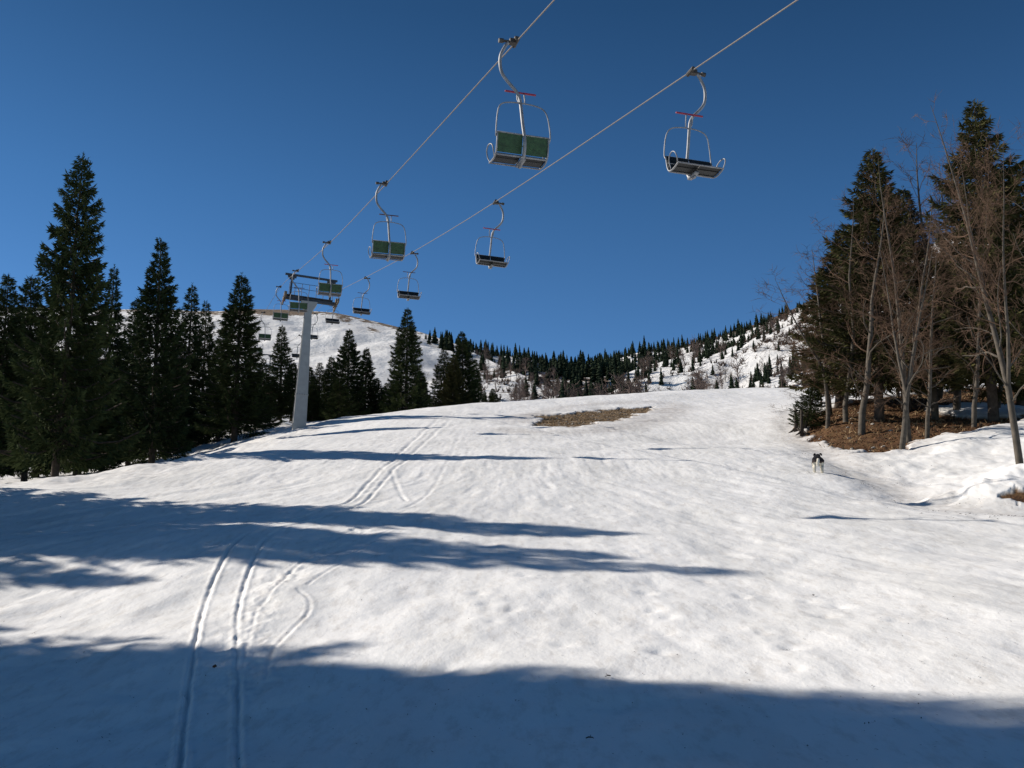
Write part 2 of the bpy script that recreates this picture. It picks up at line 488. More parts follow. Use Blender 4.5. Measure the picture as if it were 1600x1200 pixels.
def snow_material():
    m, t, b = newmat('spring_snow', 0.62, 0.25)
    geo = N(t, 'NewGeometry'); pos = geo.outputs['Position']
    def att(n):
        a = N(t, 'Attribute'); a.attribute_name = n; return a.outputs['Fac']
    mp = N(t, 'Mapping'); mp.inputs['Scale'].default_value = (1.0, 0.28, 0.28); t.links.new(pos, mp.inputs[0])
    big = N(t, 'TexNoise', i_Scale=0.55, i_Detail=6.0, i_Roughness=0.62); t.links.new(mp.outputs[0], big.inputs['Vector'])
    fine = N(t, 'TexNoise', i_Scale=5.5, i_Detail=6.0, i_Roughness=0.7); t.links.new(mp.outputs[0], fine.inputs['Vector'])
    snow = ramp(t, big.outputs[0], [(0.30, (0.69, 0.685, 0.67)), (0.48, (0.77, 0.765, 0.755)), (0.68, (0.81, 0.805, 0.80))])
    speck = ramp(t, fine.outputs[0], [(0.33, (0.80, 0.78, 0.76)), (0.50, (1, 1, 1))])
    n = t.nodes.new('ShaderNodeMix'); n.data_type = 'RGBA'; n.blend_type = 'MULTIPLY'; n.inputs[0].default_value = 0.8
    t.links.new(snow, n.inputs[6]); t.links.new(speck, n.inputs[7]); snow = n.outputs[2]
    dn = N(t, 'TexNoise', i_Scale=3.0, i_Detail=8.0, i_Roughness=0.75); t.links.new(pos, dn.inputs['Vector'])
    dm = math_(t, 'MULTIPLY', att('dirt'), ramp(t, dn.outputs[0], [(0.38, (0.25, 0.25, 0.25)), (0.62, (1, 1, 1))]))
    snow = mixc(t, math_(t, 'MULTIPLY', dm, 0.75), snow, (0.23, 0.185, 0.15, 1))
    # bare ground: matted dead grass on the patch, rusty leaf litter under the trees
    gn = N(t, 'TexNoise', i_Scale=2.2, i_Detail=9.0, i_Roughness=0.72); t.links.new(pos, gn.inputs['Vector'])
    gf = N(t, 'TexNoise', i_Scale=17.0, i_Detail=5.0, i_Roughness=0.7); t.links.new(pos, gf.inputs['Vector'])
    grass = ramp(t, gn.outputs[0], [(0.30, (0.075, 0.05, 0.028)), (0.48, (0.18, 0.12, 0.065)), (0.60, (0.25, 0.185, 0.115)), (0.75, (0.34, 0.29, 0.23))])
    litter = ramp(t, gn.outputs[0], [(0.30, (0.04, 0.022, 0.012)), (0.47, (0.115, 0.055, 0.022)), (0.58, (0.155, 0.085, 0.035)), (0.75, (0.10, 0.09, 0.035))])
    g2 = mixc(t, att('litter'), grass, litter)
    n = t.nodes.new('ShaderNodeMix'); n.data_type = 'RGBA'; n.blend_type = 'MULTIPLY'; n.inputs[0].default_value = 1.0
    t.links.new(g2, n.inputs[6]); t.links.new(ramp(t, gf.outputs[0], [(0.35, (0.45, 0.45, 0.45)), (0.62, (1.35, 1.3, 1.25))]), n.inputs[7])
    col = mixc(t, att('bare'), snow, n.outputs[2])
    t.links.new(col, b.inputs['Base Color'])
    # fine relief
    mp2 = N(t, 'Mapping'); mp2.inputs['Scale'].default_value = (1.0, 0.55, 1.0); t.links.new(pos, mp2.inputs[0])
    b1 = N(t, 'TexNoise', i_Scale=2.2, i_Detail=6.0, i_Roughness=0.55); t.links.new(mp2.outputs[0], b1.inputs['Vector'])
    b2 = N(t, 'TexNoise', i_Scale=28.0, i_Detail=4.0, i_Roughness=0.6); t.links.new(pos, b2.inputs['Vector'])
    hgt = math_(t, 'ADD', math_(t, 'MULTIPLY', b1.outputs[0], 0.042), math_(t, 'MULTIPLY', b2.outputs[0], 0.0035))
    hgt = math_(t, 'ADD', hgt, math_(t, 'MULTIPLY', math_(t, 'MULTIPLY', gf.outputs[0], att('bare')), 0.10))
    bp = N(t, 'Bump', i_Strength=1.0, i_Distance=1.0)
    t.links.new(hgt, bp.inputs['Height']); t.links.new(bp.outputs[0], b.inputs['Normal'])
    t.links.new(math_(t, 'ADD', 0.60, math_(t, 'MULTIPLY', att('bare'), 0.3)), b.inputs['Roughness'])
    return m
M['snow'] = snow_material()
me = mesh('snow_slope', verts, [quads, cap], M['snow'], True)
def setatt(me, name, arr):
    a = me.attributes.new(name, 'FLOAT', 'POINT'); a.data.foreach_set('value', np.asarray(arr, np.float32).ravel())
setatt(me, 'bare', np.r_[np.clip(barep + barem + barec, 0, 1).ravel(), 0])
setatt(me, 'litter', np.r_[np.clip(barem + barec, 0, 1).ravel(), 0])
setatt(me, 'dirt', np.r_[dirt.ravel(), 0])
tag(obj('snow_slope', me), 'sunlit spring snow of the ski piste with shadows and tracks', kind='structure')

# ------------------------------------------------------------------ far hillsides
def interp(tab, u):
    tab = np.array(tab, float); return np.array([np.interp(u, tab[:, 0], tab[:, k]) for k in range(1, tab.shape[1])])

def hill_material(name, bare_col, thr):
    m, t, b = newmat(name, 0.8, 0.15)
    geo = N(t, 'NewGeometry'); pos = geo.outputs['Position']
    a = N(t, 'Attribute'); a.attribute_name = 'bare'
    n1 = N(t, 'TexNoise', i_Scale=0.22, i_Detail=8.0, i_Roughness=0.7); t.links.new(pos, n1.inputs['Vector'])
    mask = math_(t, 'ADD', n1.outputs[0], math_(t, 'MULTIPLY', a.outputs['Fac'], 0.5))
    mask = ramp(t, mask, [(thr, (0, 0, 0)), (thr + 0.05, (1, 1, 1))])
    n2 = N(t, 'TexNoise', i_Scale=0.05, i_Detail=5.0); t.links.new(pos, n2.inputs['Vector'])
    snow = ramp(t, n2.outputs[0], [(0.3, (0.66, 0.65, 0.64)), (0.7, (0.78, 0.775, 0.77))])
    n3 = N(t, 'TexNoise', i_Scale=1.2, i_Detail=4.0); t.links.new(pos, n3.inputs['Vector'])
    bare = ramp(t, n3.outputs[0], [(0.3, tuple(c * 0.6 for c in bare_col)), (0.7, tuple(c * 1.3 for c in bare_col))])
    t.links.new(mixc(t, mask, snow, bare), b.inputs['Base Color'])
    bp = N(t, 'Bump', i_Strength=0.8, i_Distance=1.6)
    t.links.new(n1.outputs[0], bp.inputs['Height']); t.links.new(bp.outputs[0], b.inputs['Normal'])
    return m
M['hill_left'] = hill_material('ski_hill_snow', (0.17, 0.125, 0.085), 0.70)
M['hill_right'] = hill_material('scrubby_hill_snow', (0.10, 0.075, 0.06), 0.66)

class Sheet:
    """a hillside: for every bearing a profile from its foot to its ridge and over it"""
    def __init__(s, ridge, foot, amp, seed, pw=1.0):
        s.ridge, s.foot, s.amp, s.seed, s.pw = ridge, foot, amp, seed, pw
    def at(s, u, t):
        u = np.asarray(u, float); t = np.asarray(t, float)
        rv, rd = interp(s.ridge, u); fv, fd = interp(s.foot, u)
        tt = np.clip(t, 0, 1)
        pf = P(u, fv, fd); pr = P(u, rv, rd)
        p = pf + (pr - pf) * tt[..., None]
        h = (pr[..., 2] - pf[..., 2])
        p[..., 2] = pf[..., 2] + h * tt ** s.pw
        over = np.maximum(t - 1, 0)
        q = pr + (pr - pf) * over[..., None]; q[..., 2] = pr[..., 2] - h * over * 0.9
        p = np.where((t > 1)[..., None], q, p)
        damp = np.minimum(1, np.abs(1 - t) * 4 + 0.12)
        p[..., 2] += s.amp * damp * fbm(p[..., 0] * 0.02, p[..., 1] * 0.02, s.seed, 5)
        return p
    def build(s, name, mat, u0, u1, nu, nt_, bare, label):
        u = np.linspace(u0, u1, nu); t = np.concatenate([np.linspace(0, 1, nt_), [1.06, 1.2, 1.5, 1.9]])
        U, T = np.meshgrid(u, t)
        p = s.at(U, T).reshape(-1, 3)
        m = len(t)
        i = np.arange(m - 1)[:, None] * nu; j = np.arange(nu - 1)[None]
        q = np.stack([i + j, i + j + 1, i + nu + j + 1, i + nu + j], -1).reshape(-1, 4)
        me = mesh(name, p, q, mat, True)
        setatt(me, 'bare', bare(U, T))
        return tag(obj(name, me), label, kind='structure')

HL = Sheet([(-500,470,620),(0,478,600),(300,486,580),(345,485,570),(400,482,560),(440,483,560),(520,489,550),(600,505,530),(660,519,500),(700,533,470),(735,548,440),(765,562,400),(810,583,340),(860,607,280),(905,632,240),(960,680,200)],
           [(-500,720,150),(300,720,150),(500,705,160),(700,690,160),(900,680,160),(960,700,150)], 9.0, 5, 1.12)
HR = Sheet([(600,530,620),(700,545,610),(760,562,600),(800,572,590),(850,580,580),(880,583,570),(920,578,550),(960,568,530),(1000,558,510),(1050,546,490),(1100,531,470),(1150,515,450),(1200,497,430),(1250,476,410),(1300,452,400),(1380,415,390),(1480,375,380),(1600,338,370),(1800,280,370),(2300,200,380)],
           [(600,690,220),(900,660,190),(1240,650,175),(1400,640,150),(1700,640,130),(2300,640,120)], 11.0, 11, 1.0)
def bare_left(U, T):
    b = np.clip((T - 0.93) / 0.05, 0, 1) * 0.55 * np.clip((700 - U) / 60, 0, 1)
    b += 0.75 * np.exp(-((U - 430) / 55) ** 2) * np.exp(-((T - 0.95) / 0.05) ** 2)
    b += 0.62 * np.exp(-((U - 582) / 14) ** 2) * np.exp(-((T - 0.90) / 0.035) ** 2) + 0.6 * np.exp(-((U - 598) / 12) ** 2) * np.exp(-((T - 0.78) / 0.05) ** 2)
    b += 0.5 * np.exp(-((U - 535) / 18) ** 2) * np.exp(-((T - 0.93) / 0.03) ** 2)
    b += 0.22 * (U > 730)
    return b
def bare_right(U, T):
    b = np.clip((T - 0.94) / 0.05, 0, 1) * 0.6 + 0.10 + 0.10 * np.clip((U - 1180) / 60, 0, 1)
    b += 0.5 * np.exp(-((U - 1090) / 16) ** 2) * np.exp(-((T - 0.3) / 0.06) ** 2)
    b += 0.35 * (U < 950) * (T < 0.6)
    return b
HL.build('ski_hill', M['hill_left'], -500, 960, 420, 130, bare_left, 'snow covered ski hill with brown patches along its ridge')
HR.build('right_hillside', M['hill_right'], 600, 2300, 480, 130, bare_right, 'steep snowy hillside dotted with small spruces')

# ------------------------------------------------------------------ haul ropes
LDIR = np.array([-0.309, 1.0, 0.0])
def rope_pts(px):
    return [P(u, v, d) for u, v, d in px]
L_clamps = [(806,66,19.6),(604,287,32.3),(516,379,46),(466,423,60),(439,448,73),(414,488,88.5),(402,515,103)]
R_clamps = [(1079,112,21.5),(773,316,35.7),(643,395,50.0),(570,434,63.5),(524,459,78),(491,490,92),(467,524,106),(445,538,119),(428,551,133)]
def extend(pts, px_end, back):
    p = [np.array(q) for q in pts]
    d0 = p[0] - p[1]; d0 /= np.linalg.norm(d0)
    pre = [p[0] + d0 * k + np.array([0, 0, 0.0006 * k * k]) for k in (60, 40, 26, 14, 7)]
    return pre + p + [P(*px_end)]
ropeL = extend(rope_pts(L_clamps), (396,548,119), 1)
ropeR = extend(rope_pts(R_clamps), (411,566,150), 1)
for pts, lab in ((ropeL, 'left steel haul rope of the chairlift carrying the green backed chairs uphill'),
                 (ropeR, 'right steel haul rope of the chairlift carrying the black chairs downhill')):
    mb = MB(); mb.tube(smooth_line(pts, 4), 0.0135, 6)
    tag(mb.build('haul_rope', M['rope'], None, True), lab, 'rope', 'haul ropes of the chairlift')

# ------------------------------------------------------------------ chairs
# local frame: origin at the rope, +X outwards from the lift, +Y the way the rider faces, Z up
def make_chair(shell_mat, foot_mat):
    root = empty('lift_chair')
    st = M['steel']
    # grip: clamp round the rope, its rod pointing outwards
    g = MB()
    g.tube([(0, -0.14, 0.0), (0, 0.14, 0.0)], 0.045, 8)
    g.box((0.06, 0, -0.005), (0.14, 0.12, 0.09)); g.tube([(0.0, 0, 0.0), (0.32, 0, -0.02)], 0.026, 8)
    g.tube([(0.25, 0, -0.015), (0.34, 0, -0.02)], 0.045, 8); g.box((0.02, 0.0, 0.05), (0.05, 0.2, 0.04))
    gp = g.build('grip', M['dark_metal'], root)
    h = MB()
    sp = smooth_line([(0.15, 0, -0.03), (0.21, 0, -0.12), (0.30, 0, -0.32), (0.315, 0, -0.52), (0.28, 0, -0.70), (0.17, 0, -0.86),
                      (0.02, 0, -1.02), (-0.055, -0.01, -1.16), (-0.075, -0.04, -1.35), (-0.09, -0.10, -1.75), (-0.11, -0.15, -2.08), (-0.115, -0.13, -2.28), (-0.115, -0.02, -2.44), (-0.115, 0.20, -2.50)], 4)
    h.tube(sp, 0.031, 10)
    h.build('hanger', st, root, True)
    c = -0.10; W = 0.50
    # frame of the seat: bottom rear bar, sides, front bar
    fr = MB()
    def side(s):
        x = c + s * W
        return smooth_line([(x, -0.10, -1.98), (x, -0.06, -2.22), (x, 0.02, -2.36), (x, 0.20, -2.40), (x, 0.44, -2.36)], 4)
    for s in (-1, 1): fr.tube(side(s), 0.016, 7)
    for (y, z, r) in ((-0.10, -1.98, .014), (0.02, -2.37, .020), (0.44, -2.36, .016), (-0.02, -2.17, .010)):
        fr.tube([(c - W, y, z), (c + W, y, z)], r, 7)
    fr.box((-0.115, 0.12, -2.44), (0.09, 0.34, 0.05))
    fr.build('seat_frame', st, root, True)
    # shells: a backrest of three slats and a seat of three slats for each rider
    for s in (-1, 1):
        x0 = c + s * (W * 0.5); wd = W - 0.02
        prof = [(-0.075, -2.01), (-0.050, -2.125), (-0.018, -2.235)]
        for k, (y, z) in enumerate(prof):
            b = MB(); b.box((x0, y, z - 0.035), (wd, 0.022, 0.124), Matrix.Rotation(R(14), 4, 'X'))
            b.build('back_slat', shell_mat, root)
        for k in range(3):
            b = MB(); b.box((x0, 0.09 + 0.125 * k, -2.352 + (0.0, -0.012, 0.006)[k]), (wd, 0.116, 0.022), Matrix.Rotation(R((-8, 0, 5)[k]), 4, 'X'))
            b.build('seat_slat', M['seat_black'], root)  # near black colour holds the shade of the seat underside
    for s in (-1, 1):
        x = c + s * (W + 0.03)
        a = MB(); a.tube(smooth_line([(c + s * W, 0.12, -2.38), (x, 0.10, -2.20), (x + s * .02, 0.16, -2.11), (x + s * .035, 0.30, -2.08), (x + s * .03, 0.42, -2.14), (x, 0.45, -2.26), (c + s * W, 0.40, -2.37)], 4), 0.012, 7)
        a.build('armrest', st, root, True)
    # restraint bar swung up, the footrest above it
    r = MB()
    hoop = smooth_line([(c - .52, -0.06, -2.06), (c - .53, -.11, -1.95), (c - .50, -.10, -1.62), (c - .44, -.07, -1.42), (c - .30, -.05, -1.33), (c, -.04, -1.30),
                        (c + .30, -.05, -1.33), (c + .44, -.07, -1.42), (c + .50, -.10, -1.62), (c + .53, -.11, -1.95), (c + .52, -0.06, -2.06)], 4)
    r.tube(hoop, 0.013, 7)
    for s in (-1, 1):
        r.tube(smooth_line([(c + s * .05, -.04, -1.30), (c + s * .075, .02, -1.20), (c + s * .07, .05, -1.04)], 3), 0.012, 6)
    bar = r.build('restraint_bar', st, root, True)
    f = MB()
    for s in (-1, 1):
        f.box((c + s * 0.185, 0.05, -1.035), (0.24, 0.035, 0.022))
    f.box((c, 0.05, -1.035), (0.14, 0.025, 0.022))
    f.build('footrest', foot_mat, bar)
    return root

chair_green_red = make_chair(M['green'], M['red'])
def recolour(src, shell=None, foot=None):
    """a copy of a chair with shells or footrest of another colour"""
    c = copy_tree(src)
    def walk(o):
        for ch in o.children:
            kind = ch.name.split('.')[0]
            if shell and kind == 'back_slat': ch.data = ch.data.copy(); ch.data.materials[0] = shell
            if foot and kind == 'footrest': ch.data = ch.data.copy(); ch.data.materials[0] = foot
            walk(ch)
    walk(c); return c
lane = math.atan2(0.309, 1.0)
UP_LABELS = ['nearest green backed chair, highest in the picture, red footrest bar raised',
 'second green backed chair on the left rope, dark footrest bar raised',
 'green backed chair hanging just in front of the tower head, right end',
 'green backed chair in front of the tower column top, under its crossarm',
 'green backed chair left of the tower, beside its sheave train',
 'small chair hanging over the ski hill left of the tower, above the dark treetops',
 'smallest chair on the left rope, half hidden beside the pointed left spruce']
DN_LABELS = ['nearest black double chair coming downhill, red footrest bar raised, ringed armrests',
 'second black chair on the right rope, red footrest, alone against blue sky',
 'third black chair on the right rope, above the tip of the middle spruce',
 'fourth black chair on the right rope, just above the brown ridge of the ski hill',
 'black chair right of the tower column, hanging over the ridge line',
 'black chair half behind the tower column, low over the ski hill',
 'tiny chair below the tower crossarm left of the column, in front of dark trees',
 'tiny chair hanging among the dark trees left of the tower column',
 'farthest tiny chair low among the dark trees left of the tower column']
for side, clamps, labels, rz in (('up', L_clamps, UP_LABELS, lane), ('down', R_clamps, DN_LABELS, lane + pi)):
    for k, (px, lab) in enumerate(zip(clamps, labels)):
        if side == 'up':
            c = chair_green_red if k == 0 else recolour(chair_green_red, foot=M['dark_red'] if k in (1, 3, 5) else M['red'])
            if k == 0:
                pass
        else:
            c = recolour(chair_green_red, shell=M['seat_black'], foot=M['red'] if k < 2 else M['dark_red'])
        # uphill chairs: rider side outwards is to the left, so the model is mirrored by turning it
        c.location = P(*px)
        c.rotation_euler = (0, R(random.uniform(-1.0, 1.0)), rz)
        tag(c, lab, 'lift chair', 'chairs of the chairlift')
        if side == 'up':
            c.scale = (-1, 1, 1)
        else:
            c.scale = (-1, 1, 1)

# ------------------------------------------------------------------ lift tower
def make_tower():
    root = empty('lift_tower')
    def sec(z, wx, wy): return np.array([[-wx, -wy, z], [wx, -wy, z], [wx, wy, z], [-wx, wy, z]])
    b = MB(); b.prism([sec(-1.0, .48, .44), sec(2.3, .41, .38)], None)
    b.prism([sec(2.26, .44, .41), sec(2.34, .44, .41)], None)
    b.build('lower_column', M['tower'], root)
    b = MB(); b.prism([sec(2.343, .405, .375), sec(8.5, .235, .22)], None); b.build('upper_column', M['tower'], root)
    b = MB(); b.prism([sec(8.503, .24, .23), sec(9.05, .56, .26), sec(9.22, .58, .27)], None); b.build('column_head', M['tower'], root)
    b = MB()
    b.tube([(-.50, -.18, 0.2), (-.25, -.08, 8.6)], 0.028, 6)  # pale tube added to give the column its bright lit left edge
    for k in range(6): b.box((-.47 + .04 * k, -.17 + .015 * k, 1.0 + 1.4 * k), (.10, .05, .05))
    b.build('lit_edge_tube', M['steel'], root, True)
    b = MB()
    for sx in (-1, 1):
        for k in range(5): b.tube([(-.34 + .17 * k, sx * .41, 2.3), (-.34 + .17 * k, sx * .44, 2.3)], .022, 6)
    b.build('bolt', M['tower_dark'], root)
    # ladder on the far side
    b = MB()
    for s in (-.16, .16): b.tube([(s, .62, 0.5), (s, .42, 8.6)], 0.02, 5)
    for k in range(26): 
        z = 0.7 + 0.3 * k; y = .62 - .2 * (z - .5) / 8.1
        b.tube([(-.16, y, z), (.16, y, z)], 0.012, 5)
    b.build('ladder', M['tower_dark'], root)
    b = MB(); b.box((0, 0, 9.35), (3.6, .30, .20)); b.box((-.9, -.18, 9.35), (.9, .03, .32)); arm = b.build('crossarm', M['tower_dark'], root)
    b = MB(); b.box((0, .05, 9.5), (3.3, .75, .04)); b.build('walkway', M['tower_dark'], root)
    b = MB(); b.box((0, 0, 11.12), (3.75, .14, .13)); b.build('upper_beam', M['tower_dark'], root)
    for s in (-1.37, 1.45):
        b = MB(); b.box((s, 0, 10.25), (.14, .14, 1.57)); b.box((s, 0, 10.96), (.62, .10, .14)); b.box((s, 0, 10.82), (.36, .09, .14))
        b.build('post', M['tower_dark'], root)
    b = MB()
    for z in (10.02, 10.42): b.tube([(-1.5, -.33, z), (1.6, -.33, z)], 0.018, 5)
    for x in (-1.5, -1.1, -.62, -.1, .42, .92, 1.6): b.tube([(x, -.33, 9.5), (x, -.33, 10.42)], 0.02, 5)
    b.build('handrail', M['tower_dark'], root)
    for s in (-1, 1):
        x = 1.95 if s > 0 else -1.78
        b = MB(); b.box((x, 0, 9.30), (.10, 2.5, .16)); b.box((x - s * .14, 0, 9.36), (.3, .22, .18))
        b.box((x - s * .04, .55, 9.42), (.2, .5, .24)); b.box((x - s * .04, -.55, 9.42), (.2, .5, .24))
        t = b.build('sheave_train', M['rust'], root)
        for k in range(6):
            y = -1.1 + .44 * k
            wv = MB(); wv.tube([(x - .05, y, 9.28), (x + .05, y, 9.28)], 0.17, 14)
            wv.tube([(x - .07, y, 9.28), (x + .07, y, 9.28)], 0.05, 8)
            wv.build('sheave', M['rust'], t)
    for o in root.children:
        if o.name.split('.')[0] in ('crossarm', 'walkway', 'upper_beam', 'post', 'handrail', 'sheave_train'):
            q = Matrix.Translation((0, 0, 9.3)) @ Matrix.Rotation(R(1.4), 4, 'Y') @ Matrix.Translation((0, 0, -9.3))
            o.matrix_local = q
    return root
tw = make_tower()
base = P(467, 669, 71.5)
tw.location = base + np.array([0, 0, 0.05])
tw.rotation_euler = (0, R(1.6), lane)
tag(tw, 'grey tapered lift tower with dark crossarm, railing and sheaves', 'lift tower')
t2 = copy_tree(tw); t2.location = (*P(404, 600, 152)[:2], P(404, 600, 152)[2] - 6.5); t2.rotation_euler = (0, 0, lane)
tag(t2, 'second lift tower hidden among the dark spruces left of the grey tower', 'lift tower')

# ------------------------------------------------------------------ spruce trees
def spruce_meshes(seed, H=11.0, Rb=2.1, dens_=1.0, leaf=0.24, mat='needles', skirt=0.06, ragged=0.17, top=0.0, wob=0.0, lob=0.0):
    """trunk with limbs, and a crown of drooping sprays; returns two meshes"""
    g = np.random.default_rng(seed)
    tb = MB()
    zs = np.linspace(-0.6, H * 0.985, 14)
    ax_x = wob * np.cumsum(g.normal(0, .02, 14)); ax_y = wob * np.cumsum(g.normal(0, .02, 14))
    tb.tube(np.c_[ax_x, ax_y, zs], np.interp(zs, [-.6, 0, H], [H * .019, H * .0155, .015]), 7)
    V = []; nv = 0
    z = H * skirt + 0.25
    P0 = []; Dr = []; Sz = []
    lobes = g.uniform(0, 2 * pi, 3)
    while z < H * 0.985:
        f = 1 - z / H
        Lm = Rb * (min(1, (f * 1.02) ** 0.86)) * (1 if z > H * .14 else 0.72 + 0.28 * z / (H * .14))
        nb = int(max(4, round((7 if f > .2 else 5) * dens_ ** .5)))
        a0 = g.uniform(0, 2 * pi)
        for k in range(nb):
            a = a0 + 2 * pi * k / nb + g.normal(0, .22)
            L = Lm * (1 + g.normal(0, ragged * .6)) * (1 + 0.12 * sin(a * 2 + lobes[0] + z * .9)) + .08
            if lob: L *= 1 + lob * float(fbm(np.array([a * 1.6]), np.array([z / 1.5]), seed, 2)[0]) * 2
            L = max(.12, L)
            if g.random() < 0.05: L *= 1.22
            zz = z + g.uniform(-.12, .12)
            rise = 0.55 * (1 - f) ** 1.5 + 0.10 - 0.42 * f          # upper limbs rise, lower limbs droop
            n = max(3, int(L / .18)); s = np.linspace(0, 1, n)
            x = s * L
            dz = rise * x - 0.10 * f * L * np.sin(s * pi) + 0.20 * L * s ** 3 * f * 1.1
            side = g.normal(0, .08) * s ** 2 * L
            cx = np.interp(zz, zs, ax_x); cy = np.interp(zz, zs, ax_y)
            bx = cx + np.cos(a) * x - np.sin(a) * side; by = cy + np.sin(a) * x + np.cos(a) * side; bz = zz + dz
            if L > .5:
                tb.tube(np.c_[bx, by, bz][:: max(1, n // 4)], 0.012 + .008 * L, 3, False)
            # sprays along the limb
            m = int(L * 112 * dens_) + 10
            ss = g.uniform(0.02, 1, m) ** .62
            px = np.interp(ss, s, bx); py = np.interp(ss, s, by); pz = np.interp(ss, s, bz)
            lat = (L * .36 * (1 - ss) + .07) * g.uniform(-1, 1, m)
            px += -np.sin(a) * lat; py += np.cos(a) * lat; pz -= np.abs(lat) * g.uniform(.15, .65, m) + g.uniform(0, .09, m)
            ang = a + np.sign(lat) * g.uniform(.2, 1.15, m)
            tilt = g.uniform(-.75, .25, m) + .55 * (ss > .93)
            P0.append(np.c_[px, py, pz]); Dr.append(np.c_[np.cos(ang) * np.cos(tilt), np.sin(ang) * np.cos(tilt), np.sin(tilt)])
            Sz.append(leaf * g.uniform(.55, 1.25, m) * (0.72 + .28 * min(1, f * 3)))
        z += (0.18 + 0.14 * min(1, f * 2)) / dens_ ** .35
    # leader
    m = 26
    P0.append(np.c_[g.normal(0, .02, m) + ax_x[-1], g.normal(0, .02, m) + ax_y[-1], g.uniform(H * .955, H, m)])
    an = g.uniform(0, 2 * pi, m); Dr.append(np.c_[np.cos(an) * .6, np.sin(an) * .6, np.full(m, .8)]); Sz.append(np.full(m, leaf * .6))
    p = np.concatenate(P0); d = np.concatenate(Dr); sz = np.concatenate(Sz)[:, None]
    d /= np.linalg.norm(d, axis=1)[:, None]
    rnd = g.normal(size=p.shape); e = np.cross(d, rnd); e /= np.linalg.norm(e, axis=1)[:, None]
    wd = sz * g.uniform(.085, .15, (len(p), 1))
    v = np.stack([p - d * sz * .15, p + d * sz * .35 + e * wd, p + d * sz, p + d * sz * .35 - e * wd], 1).reshape(-1, 3)
    k = np.arange(len(p))[:, None] * 4
    t = np.concatenate([k + [0, 1, 3], k + [1, 2, 3]])
    crown = mesh('crown', v, t, M[mat])
    trunk = tb.me('trunk', M['bark_spruce'], True)
    return trunk, crown

VAR = [spruce_meshes(1, 11, 2.15, 1.0, skirt=.10), spruce_meshes(2, 11, 1.75, 1.0, skirt=.09), spruce_meshes(3, 11, 2.5, 1.05, skirt=.11, ragged=.24, wob=1.0),
       spruce_meshes(4, 11, 1.95, .8, ragged=.24), spruce_meshes(5, 11, 2.6, 1.15, leaf=.23, mat='needles_warm', ragged=.3, wob=1.5, skirt=.05),
       spruce_meshes(6, 11, 1.5, .85, ragged=.2),
       spruce_meshes(7, 11, 2.5, 1.0, mat='needles_warm', ragged=.32, wob=1.5, skirt=.13), spruce_meshes(8, 11, 2.1, .9, mat='needles_warm', ragged=.26, wob=1.0, skirt=.15),
       spruce_meshes(9, 11, 2.2, .62, ragged=.35, wob=2.0, skirt=.12, lob=.85), spruce_meshes(10, 11, 2.2, .62, ragged=.35, wob=2.0, skirt=.12, lob=.85)]

def spruce(loc, H, wk, var, label, group=None, rz=None, tilt=0.0, name='spruce_tree'):
    root = empty(name, loc)
    k = H / 11.0
    root.scale = (k * wk, k * wk, k); root.rotation_mode = 'ZYX'; root.rotation_euler = (0, tilt, random.uniform(0, 6.28) if rz is None else rz)
    obj('trunk', VAR[var][0], root); obj('crown', VAR[var][1], root)
    return tag(root, label, 'spruce', group)

def spruce_px(ub, vb, d, ut, vt, wpx, var, label, group='spruces beside the piste', sink=0.1):
    """spruce whose foot is at (ub, vb) at depth d and whose tip is at row vt; wpx = full crown width in photo pixels"""
    p = P(ub, vb, d); tip = P(ut, vt, p[1] / (CP + (vt - 600) / F * SP))
    g_ = gz(p[0], p[1])
    z0 = g_ if d < 85 else p[2]
    H = max(1.5, tip[2] - z0)
    Rb = (2.15, 1.75, 2.5, 1.95, 2.6, 1.5, 2.5, 2.1, 2.2, 2.2)[var]
    wm = wpx * d / F / 2
    wk = wm / (Rb * H / 11.0)
    t = math.atan2((tip - p)[0], H)
    return spruce((p[0], p[1], z0 - sink), H + sink, wk, var, label, group, tilt=t)

left_trees = [
 # ub, vb, d, ut, vt, width, variant, label
 (84,766,47,128,241,208,2,'tallest and broadest dark spruce at the left, its trunk foot showing on snow'),
 (236,738,65,252,372,150,0,'second tallest spruce at the left, right of the broadest one'),
 (366,691,75,378,427,122,1,'pointed slim spruce nearest to the left of the lift tower'),
 (286,716,82,301,443,85,5,'slim spruce tip rising right behind the second tallest left spruce'),
 (312,708,86,323,471,95,3,'shorter spruce between two slim pointed ones left of the tower'),
 (160,737,74,179,414,85,5,'narrow spruce peeking out behind the broadest left spruce'),
 (-10,764,58,14,428,150,0,'spruce at the left edge with a ragged tip'),
 (36,762,62,52,430,170,2,'bushy spruce at the left edge beside the broadest one'),
 (-75,768,54,-45,400,190,2,'spruce half cut off by the left picture edge'),
 (-150,765,62,-140,380,150,0,'spruce outside the left picture edge'),
 (200,730,78,212,468,110,3,'low dark spruce filling the gap beside the second tallest one'),
 (262,726,80,270,520,110,0,'low broad spruce in the dark group left of the tower'),
 (340,702,84,350,510,90,3,'low spruce beside the pointed slim spruce'),
 (120,748,72,130,500,150,1,'spruce standing in the dark behind the broadest one'),
 (55,752,76,68,520,160,0,'spruce in the second row at the far left'),
 (176,728,90,186,560,120,2,'low spruce deep in the left group, over the snow gap'),
 (404,664,92,412,560,70,3,'low spruce left of the tower in its shade'),
 (437,650,104,441,508,62,5,'tall slender spruce against the ski hill left of the tower column'),
 (455,652,108,459,566,55,1,'small spruce directly left of the tower column'),
 (420,655,100,425,588,75,0,'broad low spruce left of the tower column'),
 (386,668,90,392,585,80,2,'low spruce right behind the pointed slim one'),
 (478,655,100,484,572,60,1,'small spruce directly right of the tower column'),
]
for a in left_trees: spruce_px(*a[:5], a[5] * .92, *a[6:])
